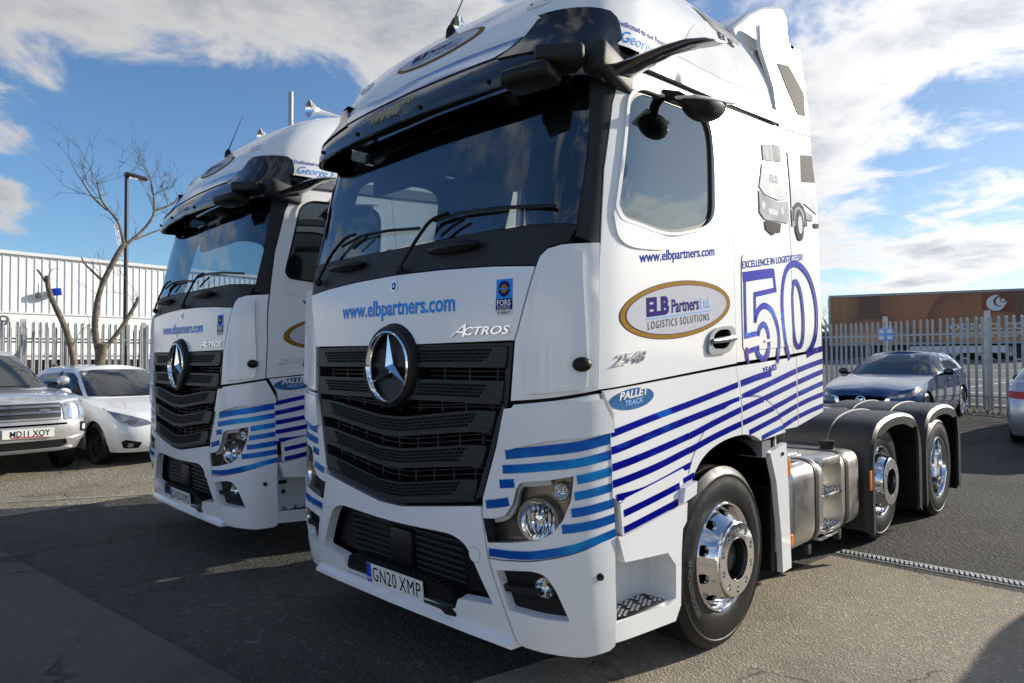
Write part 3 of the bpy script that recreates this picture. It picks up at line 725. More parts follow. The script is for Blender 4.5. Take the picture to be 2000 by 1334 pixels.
    both('window_frame', shrink(DW, 1.035), CAB, 'white', root, holes=[shrink(DW, .995)], off=.016, th=.014, step=.07)
    both('window_seal', shrink(DW, 1.0), CAB, 'black', root, holes=[shrink(DW, .945)], off=-.004, th=.01, step=.07)
    patch('door_window', shrink(DW, .955), CAB, 'door_glass', root, off=-.008, th=0, step=.07); patch('door_window', [(-p_[0], p_[1]) for p_ in shrink(DW, .955)][::-1], CAB, 'screen_glass', root, off=-.008, th=0, step=.07)
    both('window_scoop', rounded(YS([(.40, 2.33), (.42, 2.20), (.52, 2.168), (.80, 2.185), (.92, 2.235), (.86, 2.258), (.47, 2.29), (.425, 2.345)]), [.02, .05, .08, .08, .05, .03, .05, .02]), CAB, 'white', root, off=.014, th=.010, step=.05)
    both('door_lining', YS([(.36, 1.6), (.40, 2.2), (.42, 2.34), (.48, 2.30), (.87, 2.26), (1.24, 2.35), (1.34, 2.43), (1.39, 2.93), (1.35, 3.02), (1.22, 3.05), (.68, 3.01), (.60, 3.05), (1.5, 3.1), (1.53, 2.5), (1.55, 1.65)]), CAB, 'interior', root, off=-.05, th=0, step=.12)
    for s in (1, -1):
        hs = 1
        ho = rounded([Y(1.215, 1.655), Y(1.235, 1.77), Y(1.34, 1.815), Y(1.525, 1.825), Y(1.545, 1.74), Y(1.45, 1.665)], .05)
        hi = rounded([Y(1.262, 1.69), Y(1.275, 1.765), Y(1.35, 1.798), Y(1.47, 1.803), Y(1.485, 1.74), Y(1.42, 1.69)], .04)
        fl = (lambda L: L) if s > 0 else (lambda L: [(-a, z) for a, z in L][::-1])
        h = patch('door_handle', fl(ho), CAB, 'trim_grey', root, .022, .02, .04, [fl(hi)])
        patch('handle_recess', fl(ho), CAB, 'hole_black', h, .0075, 0, .06)
        q0 = CAB.at(*Y(1.255, 1.73), .026); q1 = CAB.at(*Y(1.39, 1.742), .034); q2 = CAB.at(*Y(1.52, 1.755), .026)
        MB().tube([(s * q.x, q.y, q.z) for q in (q0, q1, q2)], [.015, .019, .016], 8).build('handle_bar', 'trim_grey', h, 50)
    both('sleeper_panel', YS([(1.578, 1.612), (1.573, 2.24), (1.543, 2.5), (1.513, 3.0), (1.508, 3.15), (2.335, 3.19), (2.345, 2.75), (2.372, 2.32), (2.365, 1.662)]), CAB, 'white', root, off=.004, th=.03, step=.08)
    LK = rounded(YS([(1.652, 1.678), (1.66, 2.255), (2.362, 2.325), (2.352, 1.715)]), .04)
    both('locker_door', LK, CAB, 'white', root, off=.0085, th=.0045, step=.08)
    both('locker_gap', shrink(LK, 1.012), CAB, 'trim_grey', root, off=.0050, th=0, step=.08)
    both('locker_latch', YS([(1.93, 1.735), (1.935, 1.75), (2.06, 1.76), (2.06, 1.745)]), CAB, 'chrome', root, off=.016, th=.01)
    both('side_fairing', YS([(2.376, 1.664), (2.383, 2.32), (2.357, 2.75), (2.345, 3.19), (2.86, 3.24), (2.86, 1.70)]), CAB, 'white', root, off=.004, th=.03, step=.08)
    both('upper_fairing', YS([(2.32, 3.29), (2.30, 3.45), (2.17, 3.70), (2.2, 3.87), (2.86, 3.90), (2.86, 3.25), (2.345, 3.20)]), CAB, 'white', root, off=.004, th=.03, step=.08)
    both('lower_fairing', YS([(2.415, 1.645), (2.43, 1.18), (2.86, 1.25), (2.86, 1.69)]), CAB, 'white', root, off=.008, th=.03, step=.08)
    both('rain_gutter', YS([(.66, 3.10), (1.5, 3.145), (2.3, 3.20), (2.3, 3.275), (1.4, 3.235), (.66, 3.175)]), CAB, 'gutter_grey', root, off=.030, th=.06, step=.08)
    # lower side: entry panel, arch flare, rear panel
    ARCH = spline([(1.05, 1.005), (1.09, 1.048), (1.16, 1.10), (1.27, 1.145), (1.43, 1.177), (1.604, 1.187), (1.72, 1.176), (1.80, 1.155), (1.855, 1.13)], 4)
    ARCH_A = [p_ for p_ in ARCH if p_[0] <= 1.605]; ARCH_B = [p_ for p_ in ARCH if p_[0] > 1.605]
    EP = YS([(.312, 1.490), (.375, 1.385), (.382, 1.312), (.352, 1.295), (.362, 1.0), (.42, .965), (.425, .825), (.90, .893), (.925, .985)] + ARCH_A + [(1.604, 1.39), (1.59, 1.48), (1.545, 1.588)])
    both('entry_panel', EP, CAB, 'white', root, off=.010, th=.04, step=.06)
    both('entry_flare', YS([(.405, .962), (.445, .985), (.95, 1.065), (1.045, .998), (.92, .978), (.895, .886), (.42, .818)]), CAB, 'white', root, off=.0165, th=.018, step=.06)
    both('rear_side_panel', YS([(1.557, 1.588), (1.602, 1.48), (1.615, 1.405), (1.85, 1.405), (2.03, 1.345), (2.14, 1.245), (2.225, 1.172), (2.42, 1.175), (2.405, 1.642)]), CAB, 'white', root, off=.008, th=.04, step=.06)
    FL = YS([(1.612, 1.187)] + ARCH_B + [(2.205, 1.155)] + spline([(2.20, 1.165), (2.12, 1.262), (2.01, 1.338), (1.85, 1.392), (1.70, 1.402), (1.615, 1.392)], 4))
    both('arch_flare', FL, CAB, 'white', root, off=.015, th=.05, step=.06)
    both('flare_seam_shade', ribbon(YS(spline([(2.215, 1.165), (2.13, 1.267), (2.015, 1.345), (1.85, 1.400), (1.70, 1.410), (1.615, 1.400)], 4)), .012), CAB, 'trim_grey', root, off=.0098, th=0, step=.06)  # dark seam strip, also standing in for the flattened flare's shadow line
    both('flare_front', YS(ARCH_A + [(1.604, 1.388)] + spline([(1.60, 1.388), (1.42, 1.355), (1.22, 1.27), (1.08, 1.14), (1.0, 1.01)], 4)), CAB, 'white', root, off=.0145, th=.03, step=.06)
    both('marker_lamp', YS([(.925, .972), (1.045, .992), (1.035, .925), (.905, .895)]), CAB, 'lens_white', root, off=.045, th=.05)
    both('step_skirt', YS([(.385, .818), (.42, .812), (.90, .878), (.985, .885), (.975, .79), (.90, .73), (.815, .662), (.43, .692)]), CAB, 'white', root, off=.020, th=.05, step=.06)
    both('step_side', YS([(.90, .725), (.972, .785), (.982, .88), (.945, .62), (.945, .36), (.90, .29), (.385, .325), (.385, .42), (.82, .392), (.895, .41), (.89, .58), (.82, .65)]), CAB, 'white', root, off=.004, th=.22, step=.06)
    for s in (1, -1):
        mx_ = lambda mb: (setattr(mb, 'v', [(s * x, y, z) for x, y, z in mb.v]), mb)[1]
        mx_(MB().box(1.06, 1.09, .37, .92, .36, .85)).build('step_well', 'satin_white', root, None)
        mx_(MB().box(.93, 1.235, .36, .385, .36, .85)).build('step_wall', 'satin_white', root, None)
        mx_(MB().box(.93, 1.225, .385, .88, .36, .405)).build('step_floor', 'satin_white', root, None)
        tp = mx_(MB().rbox(1.10, 1.236, .40, .82, .405, .420, .006)).build('step_plate', 'black', root, 30)
        st_ = MB()
        for i in range(16):
            for j in range(5):
                y_ = .42 + i * .0245; x_ = 1.11 + j * .024 + (i % 2) * .013
                if (i + j // 2) % 4 != 3: st_.lathe([(.0085, .420), (.006, .4245), (.0, .4245)], 6, 'z', (s * x_, y_, 0))
        st_.build('step_stud', 'tread_alu', tp, None)
        mx_(MB().box(.62, 1.215, .905, .935, .36, .76)).build('step_wall', 'satin_white', root, None)
        sl_ = mx_(MB().box(1.09, 1.094, .44, .58, .46, .70)).build('step_panel', 'white', root, None)
        mx_(MB().lathe([(.0, 1.0965), (.018, 1.0965), (.018, 1.09)], 16, 'x', (0, .50, .545))).build('step_hole', 'hole_black', root, None)
        for yy, zz in ((.46, .61), (.60, .66)): mx_(MB().box(1.0945, 1.096, yy, yy + .07, zz, zz + .03)).build('step_sticker', 'ink', root, None)
        # wheel housing
        ah = MB().lathe([(.585, .55), (.585, 1.215)], 28, 'x', (0, 1.525, .58), R(-14), R(194))
        mx_(ah).build('wheel_housing', 'hole_black', root, None)
        mx_(MB().box(.60, .63, .9, 2.2, .5, 1.2)).build('housing_wall', 'hole_black', root, None)
        # flap behind the front wheel
        fp_ = [(1.985, 1.045), (2.225, 1.085), (2.245, .8), (2.275, .27), (2.145, .265), (2.13, .5), (2.07, .85)]
        mx_(MB().prism(fp_, lambda y, z: (1.262, y, z), lambda y, z: (1.225, y, z))).build('wheel_flap', 'white', root, 30)
        mx_(MB().box(.62, 1.224, 2.06, 2.12, .28, 1.05)).build('inner_flap', 'black', root, None)
        mx_(MB().lathe([(.012, 1.262), (.012, 1.27), (0, 1.272)], 10, 'x', (0, 2.16, 1.02))).build('flap_screw', 'black', root, None)
        mx_(MB().box(1.10, 1.25, 1.90, 2.02, 1.02, 1.12)).build('flap_bracket', 'trim_grey', root, None)
    for ln, w_ in (([(1.572, 1.58), (1.574, 2.0), (1.570, 2.24), (1.540, 2.5), (1.509, 3.0), (1.504, 3.14)], .03), ([(.285, 1.492), (.80, 1.533), (1.57, 1.600), (2.40, 1.655), (2.86, 1.695)], .03), ([(2.372, 1.65), (2.379, 2.32), (2.352, 2.75), (2.342, 3.2)], .03), ([(1.55, 1.59), (1.598, 1.48), (1.61, 1.39), (1.608, 1.18)], .03), ([(2.41, 1.65), (2.425, 1.18)], .03), ([(2.32, 3.21), (2.86, 3.245)], .03), ([(.298, 1.5), (.308, 1.83), (.32, 2.16), (.368, 2.53), (.458, 2.87), (.535, 3.03)], .024)):
        both('panel_joint', ribbon(YS(spline(ln, 3)), w_), CAB, 'hole_black', root, off=-.004, th=0, step=.1)
    # side stripes
    SS = [(.034, [(.355, 1.292), (.64, 1.34), (1.09, 1.405), (1.575, 1.482)]), (.040, [(1.615, 1.487), (1.85, 1.522), (2.02, 1.54)]),
          (.037, [(.355, 1.213), (.83, 1.287), (1.59, 1.395)]), (.037, [(1.63, 1.408), (2.0, 1.475), (2.40, 1.548)]), (.037, [(2.425, 1.552), (2.65, 1.585), (2.855, 1.612)]),
          (.036, [(.36, 1.136), (.7, 1.18), (1.02, 1.228), (1.30, 1.282), (1.6, 1.335)]), (.036, [(1.62, 1.338), (1.76, 1.362), (1.90, 1.384)]),
          (.036, [(1.86, 1.374), (2.15, 1.425), (2.40, 1.468)]), (.036, [(2.43, 1.472), (2.65, 1.507), (2.855, 1.538)]),
          (.036, [(.362, 1.06), (.7, 1.10), (1.02, 1.153), (1.3, 1.205), (1.6, 1.252)]), (.034, [(1.62, 1.255), (1.85, 1.29), (2.045, 1.321)]),
          (.034, [(2.0, 1.313), (2.25, 1.358), (2.405, 1.388)]), (.034, [(2.43, 1.392), (2.65, 1.425), (2.855, 1.455)]),
          (.032, [(.385, .995), (.62, 1.005), (.96, 1.062), (1.13, 1.092)]), (.033, [(1.70, 1.192), (1.9, 1.225), (2.125, 1.261)]),
          (.033, [(2.09, 1.255), (2.28, 1.292), (2.41, 1.316)]), (.033, [(2.432, 1.32), (2.65, 1.352), (2.855, 1.376)]),
          (.034, [(.43, .917), (.7, .952), (.915, .982)]), (.030, [(.95, 1.0), (1.06, 1.02)]), (.030, [(1.865, 1.146), (2.0, 1.168), (2.18, 1.192)]),
          (.032, [(2.16, 1.188), (2.32, 1.222), (2.415, 1.24)]), (.032, [(2.434, 1.243), (2.65, 1.272), (2.855, 1.295)]), (.034, [(.43, .84), (.7, .876), (.898, .902)])]
    for k, (w, ln) in enumerate(SS):
        y_, z_ = ln[len(ln) // 2]
        raised = .0165 if ln[0][0] > 1.61 and ln[-1][0] < 2.22 and z_ < 1.4 and z_ < 1.39 - max(0, (y_ - 1.8)) * .6 else (.0125 if y_ < 1.6 else .0105)
        L_ = YS(spline(ln, 5))
        if y_ < .93 and z_ < 1.0: raised = .018
        if ln[0][0] > .94 and ln[-1][0] < 1.1: raised = .018
        if ln[0][0] < .5 and ln[-1][0] > 1.25 and z_ < 1.25:      # runs over the front of the arch flare
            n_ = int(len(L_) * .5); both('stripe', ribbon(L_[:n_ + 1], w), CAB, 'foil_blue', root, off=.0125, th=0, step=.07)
            L_ = L_[n_:]; raised = .016
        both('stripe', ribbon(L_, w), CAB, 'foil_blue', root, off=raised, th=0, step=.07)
    # ---------------------------------------------------------------- roof
    ra = ROOF.Y(2.55, 3.3)[0]; rpts = []
    zs = [3.20 + .89 * i / 18 for i in range(19)]; n = 96; V = []; F = []
    for z in zs:
        for j in range(n + 1): V.append(ROOF(-ra + 2 * ra * j / n, z))
    for i in range(len(zs) - 1):
        for j in range(n): F.append((i * (n + 1) + j, i * (n + 1) + j + 1, (i + 1) * (n + 1) + j + 1, (i + 1) * (n + 1) + j))
    k = (len(zs) - 1) * (n + 1); F.append(tuple(k + j for j in range(n + 1)))
    mesh_obj('roof', V, F, 'white_roof', root, 40)
    dv = MB(); pf = [(1.95, 3.80), (2.2, 3.98), (2.45, 4.12), (2.62, 4.185), (2.76, 4.205), (2.83, 4.17), (2.87, 3.95), (2.87, 3.60), (2.1, 3.60)]
    dv.prism(pf, lambda y, z: (-1.06, y, z), lambda y, z: (1.06, y, z)); do = dv.build('roof_deflector', 'white_roof', root, 40)
    bvm = do.modifiers.new('bevel', 'BEVEL'); bvm.width = .05; bvm.segments = 3; bvm.limit_method = 'ANGLE'; bvm.angle_limit = R(50)
    for x, y_ in ((.18, .47), ): 
        p = ROOF.at(*ROOF.X(.02, 3.60), .0); MB().lathe([(.034, p.z - .03), (.030, p.z + .02), (.016, p.z + .05), (.0, p.z + .055)], 12, 'z', (p.x, p.y, 0)).build('aerial_base', 'black', root, 50)
        MB().tube([(p.x, p.y, p.z + .04), (p.x + .045, p.y + .045, p.z + .19), (p.x + .10, p.y + .10, p.z + .38)], [.006, .004, .002], 6).build('aerial', 'black', root, 50)
    for s in (1, -1):
        lp = circ(ROOF.X(s * .78, 3.47), .07, .022, 20); patch('roof_marker_lamp', rounded([ROOF.X(s * (.72), 3.455), ROOF.X(s * .86, 3.45), ROOF.X(s * .86, 3.50), ROOF.X(s * .72, 3.505)][::s], .018), ROOF, 'satin_white', root, .010, .012, .04)
        for dxx in (-.04, .045): patch('lamp_screw', circ(ROOF.X(s * (.79 + dxx), 3.478), .007, .007, 8), ROOF, 'hole_black', root, .012, 0)
    # horns lying on the roof
    for s in (.50, -.62):
        zc, yc = 4.03, 1.02
        hm = MB().tube([(s, yc + .95, zc + .03), (s, yc + .35, zc + .03), (s, yc + .12, zc + .03), (s, yc + .05, zc + .03), (s, yc + .015, zc + .03)], [.018, .022, .035, .06, .082], 20, False)
        ho_ = hm.build('air_horn', 'chrome', root, 50); MB().lathe([(.0, yc + .05), (.05, yc + .035), (.082, yc + .012)], 20, 'y', (s, 0, zc + .03)).build('horn_mouth', 'chrome', ho_, 50)
        for yy in (.30, .75): MB().box(s - .012, s + .012, yc + yy, yc + yy + .03, zc - .06, zc + .02).build('horn_foot', 'black', ho_, None)
    # ---------------------------------------------------------------- cab inside and back
    MB().box(-1.14, 1.14, 2.30, 2.33, 1.0, 3.75).build('cab_back', 'interior', root, None)
    MB().box(-1.13, 1.13, 2.34, 2.37, .95, 3.70).build('cab_rear_wall', 'white', root, None)
    MB().box(-1.16, 1.16, .30, 2.30, 1.32, 1.36).build('cab_floor', 'interior', root, None)
    MB().box(-1.14, 1.14, .45, 2.30, 3.16, 3.19).build('headlining', 'interior', root, None)
    MB().rbox(-1.12, 1.12, .18, .62, 1.5, 2.23, .06).build('dashboard', 'interior', root, 40)
    for s in (1, -1):
        st_ = MB().rbox(s * .62 - .26, s * .62 + .26, 1.20, 1.36, 1.9, 2.52, .07, 3, Matrix.Translation((0, 1.28, 1.9)) @ Matrix.Rotation(R(-8), 4, 'X') @ Matrix.Translation((0, -1.28, -1.9))).build('seat_back', 'seat_cloth', root, 45)
        MB().rbox(s * .62 - .15, s * .62 + .15, 1.30, 1.40, 2.50, 2.72, .04, 3).build('headrest', 'seat_cloth', st_, 45)
        MB().rbox(s * .62 - .27, s * .62 + .27, .75, 1.30, 1.75, 1.92, .06, 3).build('seat_cushion', 'seat_cloth', root, 45)
    sw = MB(); c0 = Vector((-.62, .62, 2.22)); mt = Matrix.Rotation(R(-38), 3, 'X')
    sw.tube([c0 + mt @ Vector((.22 * math.cos(2 * PI * i / 24), .22 * math.sin(2 * PI * i / 24), 0)) for i in range(25)], .016, 6, False)
    sw.tube([c0 + mt @ Vector((-.21, 0, 0)), c0 + mt @ Vector((.21, 0, 0))], .02, 6); sw.build('steering_wheel', 'interior', root, 50)
    MB().rbox(-.9, .9, .50, .56, 2.78, 3.05, .02).build('roof_locker', 'interior', root, 40)
    # sealed lower body behind the panels
    MB().box(-.90, .90, .16, .9, .42, 1.34).build('engine_block', 'hole_black', root, None)
    # ---------------------------------------------------------------- chassis
    for s in (1, -1):
        MB().box(s * .43 - .04, s * .43 + .04, .5, 6.75, .68, .95).build('chassis_rail', 'chassis', root, None)
        MB().box(s * .85 - .32, s * .85 + .32, 2.55, 3.5, .975, 1.0)
    MB().box(-.9, .9, 1.40, 1.52, .40, .54).build('front_axle', 'chassis', root, None)
    MB().box(-.9, .9, 4.49, 4.61, .42, .60).build('lift_axle', 'chassis', root, None)
    MB().lathe([(.10, -.9), (.10, -.25), (.22, -.15), (.22, .15), (.10, .25), (.10, .9)], 16, 'x', (0, 6.0, .5)).build('drive_axle', 'chassis', root, 40)
    MB().rbox(-.5, .5, 5.2, 6.1, .98, 1.10, .03).build('coupling_plate', 'chassis', root, 40)
    MB().box(-.42, .42, 2.5, 3.9, .955, .975).build('walkway', 'tread_alu', root, None)
    # fuel tanks with straps, fillers and steps let into the near one
    for s in (1, -1):
        y0, y1, xo, xi = 2.42, 3.72, 1.215, .56
        mirror = lambda mb: (setattr(mb, 'v', [(s * x, y, z) for x, y, z in mb.v]), mb)[1]
        sec = rounded([(xi, .30), (xo, .30), (xo, .90), (xi, .90)], [.06, .15, .12, .06], 6)
        tk = MB(); ys = [(y0, .90), (y0 + .015, .965), (y0 + .05, 1.0), (2.925, 1.0)]
        def tank_part(a, b_, ends):
            n_ = len(sec); t_ = MB(); cx, cz = (xi + xo) / 2, .60
            st2 = ([(a, .90), (a + .012, .96), (a + .045, 1.0)] if ends[0] else [(a, 1.0)]) + ([(b_ - .045, 1.0), (b_ - .012, .96), (b_, .90)] if ends[1] else [(b_, 1.0)])
            for yy, k_ in st2:
                t_.v += [(cx + (p[0] - cx) * k_, yy, cz + (p[1] - cz) * k_) for p in sec]
            for i in range(len(st2) - 1):
                for j in range(n_): t_.f.append((i * n_ + j, i * n_ + (j + 1) % n_, (i + 1) * n_ + (j + 1) % n_, (i + 1) * n_ + j))
            t_.f.append(tuple(range(n_))); t_.f.append(tuple((len(st2) - 1) * n_ + j for j in range(n_))); return t_
        t_ = mirror(tank_part(y0, 2.94, (True, False))).build('fuel_tank', 'brushed_alu', root, 40)
        mirror(tank_part(3.31, y1, (False, True))).build('tank_end', 'brushed_alu', t_, 40)
        mirror(MB().box(.56, 1.03, 2.94, 3.31, .31, .89)).build('tank_recess', 'brushed_alu', t_, None)
        mirror(MB().rbox(1.03, 1.214, 2.94, 3.31, .835, .899, .01)).build('recess_lintel', 'brushed_alu', t_, 40)
        mirror(MB().rbox(1.03, 1.20, 2.94, 3.31, .302, .325, .01)).build('recess_sill', 'polished_alu', t_, 40)
        for zz in (.64, .385):
            sp = mirror(MB().rbox(1.04, 1.225, 2.95, 3.30, zz - .035, zz, .012)).build('tank_step', 'polished_alu', t_, 40)
            stt = MB()
            for i in range(10):
                for j in range(4): stt.lathe([(.010, zz + .0), (.006, zz + .006), (0, zz + .006)], 6, 'z', (s * (1.06 + j * .04 + (i % 2) * .015), 2.975 + i * .034, 0))
            stt.build('step_stud', 'chrome', sp, None)
        for yy in (2.83, 3.42):
            cx, cz = (xi + xo) / 2, .60; so_ = [(cx + (p[0] - cx) * 1.016, cz + (p[1] - cz) * 1.02) for p in sec]; b_ = MB()
            n_ = len(so_); b_.v = [(p[0], yy - .03, p[1]) for p in so_] + [(p[0], yy + .03, p[1]) for p in so_]
            b_.f = [(j, (j + 1) % n_, n_ + (j + 1) % n_, n_ + j) for j in range(n_)]
            mirror(b_).build('tank_strap', 'dark_plastic', t_, 40)
            mirror(MB().rbox(1.10, 1.16, yy - .03, yy + .03, .22, .30, .01)).build('strap_clamp', 'chassis', t_, 40)
        mirror(MB().lathe([(.055, .88), (.055, .935), (.062, .935), (.062, .965), (.0, .968)], 18, 'z', (1.02, 3.56, 0))).build('filler_cap', 'black', t_, 40)
        cw = mirror(MB().box(.60, 1.12, 2.28, 2.80, .93, .945)).build('catwalk', 'tread_alu', root, None)
        rg = MB()
        for i in range(9):
            for j in range(8): rg.box(.62 + j * .062, .66 + j * .062, 2.30 + i * .055 + (j % 2) * .02, 2.318 + i * .055 + (j % 2) * .02, .945, .957)
        mirror(rg).build('catwalk_rib', 'chrome', cw, None)
        for (yy, zz, h_) in ((2.30, .86, .11), (2.33, .40, .07)):
            mirror(MB().rbox(1.232, 1.25, yy - .02, yy + .02, zz, zz + h_, .006)).build('side_marker', 'amber', root, 40)
        mirror(MB().rbox(1.262, 1.275, 3.78, 3.82, .56, .72, .004)).build('side_marker', 'amber', root, 40)
        mirror(MB().box(.6, .9, 3.75, 3.80, .5, .9)).build('valve_box', 'chassis', root, None)
        # fenders over the rear axles
        for (yc, ya, yb, zt, xe) in ((4.53, 3.80, 5.25, 1.15, 1.275), (6.04, 5.33, 6.74, 1.15, 1.275)):
            hw = (yb - ya) / 2; ym = (ya + yb) / 2
            def arcp(hw_, zt_, zb_=.22):
                P_ = [(ym - hw_ * .985, zb_), (ym - hw_, .55), (ym - hw_ * .99, .80), (ym - hw_ * .90, .98), (ym - hw_ * .70, 1.09 + zt_ - 1.15), (ym - hw_ * .35, zt_ - .012), (ym, zt_), (ym + hw_ * .35, zt_ - .012), (ym + hw_ * .70, 1.09 + zt_ - 1.15), (ym + hw_ * .90, .98), (ym + hw_ * .99, .80), (ym + hw_, .55), (ym + hw_ * .985, zb_)]
                return spline(P_, 3)
            A_ = arcp(hw, zt); B_ = arcp(hw - .10, zt - .11); n_ = len(A_)
            fm = MB(); lay = [(.30, A_), (xe - .07, A_), (xe - .02, [(ym + (p[0] - ym) * .985, p[1] - .012) for p in A_]), (xe, [(ym + (p[0] - ym) * .955, p[1] - .04) for p in A_]), (xe - .005, B_), (xe - .03, B_)]
            for x_, P_ in lay: fm.v += [(s * x_, p[0], p[1]) for p in P_]
            for i in range(len(lay) - 1):
                for j in range(n_ - 1): fm.f.append((i * n_ + j, i * n_ + j + 1, (i + 1) * n_ + j + 1, (i + 1) * n_ + j))
            fo = fm.build('fender', 'fender_plastic', root, 35)
            for x_ in (.55, .92):
                rb = MB(); Q_ = [p for p in A_ if p[1] > .85]
                rb.tube([(s * x_, p[0], p[1] + .002) for p in Q_], .010, 6); rb.build('fender_rib', 'grey_plastic', fo, 50)
            fin = MB(); fin.v = [(s * .31, p[0], p[1]) for p in A_] + [(s * .31, p[0], .3) for p in A_]
            fin.f = [(j, j + 1, n_ + j + 1, n_ + j) for j in range(n_ - 1)]; fin.build('fender_inner', 'hole_black', fo, None)
            fbk = MB().box(min(s * .32, s * 1.24), max(s * .32, s * 1.24), yb - .05, yb - .03, .18, .8).build('mud_flap', 'black', fo, None)
        mirror(MB().rbox(.95, 1.1, 2.92, 3.05, 1.35, 1.50, .02)).build('rear_bracket', 'grey_plastic', root, 40)
    MB().tube([(.4, 3.0, 1.0), (.75, 2.98, 1.25), (.98, 2.99, 1.42)], .03, 8).build('suzie_bracket', 'black', root, 50)
    # ---------------------------------------------------------------- wheels
    for s in (1, -1):
        wheel(root, s, 1.235, 1.44, .507, 'front')
        wheel(root, s, 1.14, 4.50, .535, 'mid')
        wheel(root, s, 1.225, 6.02, .50, 'rear')

def decals(root):
    """vinyl lettering and prints: front, then the left side"""
    lettering('www.elbpartners.com', 1.06, .088, front_map(-.545, 1.892, -.006, .0145), 'sky_blue', root, bold=.022)
    b = patch('fleet_badge', XS([(.795, 1.872), (.895, 1.872), (.895, 2.018), (.797, 2.018)]), CAB, 'sky_blue', root, .0145, 0, .05)
    patch('badge_lower', XS([(.795, 1.872), (.895, 1.872), (.895, 1.925), (.795, 1.925)]), CAB, 'navy', b, .0155, 0, .05)
    patch('badge_disc', circ(X(.846, 1.972), .036, .038, 24), CAB, 'navy', b, .0155, 0)
    patch('badge_core', circ(X(.846, 1.972), .021, .022, 20), CAB, 'gold', b, .0165, 0)
    patch('badge_bar', XS([(.806, 1.969), (.886, 1.969), (.886, 1.975), (.806, 1.975)]), CAB, 'sky_blue', b, .0172, 0)
    lettering('FORS', .084, .026, front_map(.803, 1.894, 0, .0165), 'plate_white', b, bold=.02)
    lettering('FLEET OPERATOR', .080, .008, front_map(.805, 1.883, 0, .0165), 'plate_white', b)
    lettering('RECOGNITION SCHEME', .080, .007, front_map(.805, 1.874, 0, .0165), 'plate_white', b)
    patch('badge_foot', XS([(.795, 1.846), (.895, 1.846), (.895, 1.871), (.795, 1.871)]), CAB, 'plate_white', b, .0145, 0, .05)
    lettering('ID:000419', .080, .014, front_map(.805, 1.852, 0, .0155), 'ink', b, bold=.01)
    # maker's badges in raised chrome
    lettering('A', .118, .062, front_map(.485, 1.752, 0, .0145), 'silver_badge', root, 'model_badge', shear=.55, bold=.0, ext=.006)
    lettering('CTROS', .30, .040, front_map(.588, 1.758, 0, .0145), 'silver_badge', root, 'model_badge', shear=.3, bold=.012, ext=.006)
    lettering('2548', .262, .052, side_map(.37, 1.602, .10, .008), 'silver_badge', root, 'model_badge', shear=.45, bold=.012, ext=.006)
    mb = patch('small_badge', circ(X(0, 2.048), .030, .034, 24), CAB, 'silver_badge', root, .016, .004)
    patch('small_badge_core', circ(X(0, 2.048), .019, .0215, 20), CAB, 'navy', mb, .0168, 0)
    for i in range(3):
        a = PI / 2 + 2 * PI * i / 3; c0 = X(0, 2.048)
        patch('small_badge_ray', [(c0[0] + .019 * math.cos(a), c0[1] + .0215 * math.sin(a)), (c0[0] + .005 * math.cos(a + PI / 2), c0[1] + .005 * math.sin(a + PI / 2)), (c0[0] - .005 * math.cos(a + PI / 2), c0[1] - .005 * math.sin(a + PI / 2))], CAB, 'silver_badge', mb, .0175, 0)
    vm = lambda x0, z0: (lambda u, v, d=0.: VIS.at(*VIS.X(x0 + u, z0 + v), .004))
    lettering('EXCELLENCE IN LOGISTICS', .50, .034, vm(-.42, 3.088), 'yellow', root, bold=.015)
    lettering('FOR 50 YEARS', .29, .034, vm(-.31, 3.038), 'yellow', root, bold=.015)
    # oval company badges
    def oval(mp, cx, cz, a, bb, slope, par_shell_off, seg=48):
        el = lambda k: [(a * k * math.cos(2 * PI * i / seg), bb * (k if k >= 1 else 1 - (1 - k) * 1.9) * math.sin(2 * PI * i / seg)) for i in range(seg)]
        def mk(name, kk, m, o, par):
            V, F = patch_geo(el(kk), lambda u, v, d: mp(u, v, o), .06, (), 0); return mesh_obj(name, V, F, m, par, 50)
        rt_ = mk('company_badge', 1.0, 'navy', .000, root)
        mk('badge_border', .99, 'gold', .001, rt_); mk('badge_line', .915, 'navy', .002, rt_); mk('badge_field', .905, 'badge_grey', .003, rt_)
        sc = a / .54; sz = bb / .155
        tx = lambda x0, z0: (lambda u, v, d=0.: mp(x0 * sc + u, z0 * sz + v, .0042))
        lettering('ELB', .205 * sc, .092 * sz, tx(-.325, -.012), 'navy', rt_, bold=.055)
        lettering('Partners', .275 * sc, .070 * sz, tx(-.095, -.012), 'navy', rt_, bold=.02)
        lettering('Ltd.', .105 * sc, .062 * sz, tx(.195, -.012), 'pale_blue', rt_)
        lettering('LOGISTICS SOLUTIONS', .60 * sc, .040 * sz, tx(-.315, -.083), 'ink', rt_, space=1.35)
        V, F = patch_geo([(-.325 * sc, -.033 * sz), (.31 * sc, -.033 * sz), (.31 * sc, -.026 * sz), (-.325 * sc, -.026 * sz)], lambda u, v, d: mp(u, v, .0042), .06, (), 0); mesh_obj('badge_rule', V, F, 'pale_blue', rt_)
    sl = .115
    oval(lambda u, v, o: CAB.at(*Y(.962 + u, 1.895 + v + sl * u), .0072 + o), 0, 0, .54, .150, sl, 0)
    oval(lambda u, v, o: ROOF.at(*ROOF.X(.03 + u, 3.455 + v), .002 + o), 0, 0, .40, .075, 0, 0)
    lettering('www.elbpartners.com', .742, .052, side_map(.59, 2.105, .150, .0075), 'royal', root, bold=.015)
    pb = patch('partner_badge', [Y(.52 + .172 * math.cos(2 * PI * i / 36), 1.447 + .050 * math.sin(2 * PI * i / 36) + .07 * .172 * math.cos(2 * PI * i / 36)) for i in range(36)], CAB, 'teal_badge', root, .012, 0, .05)
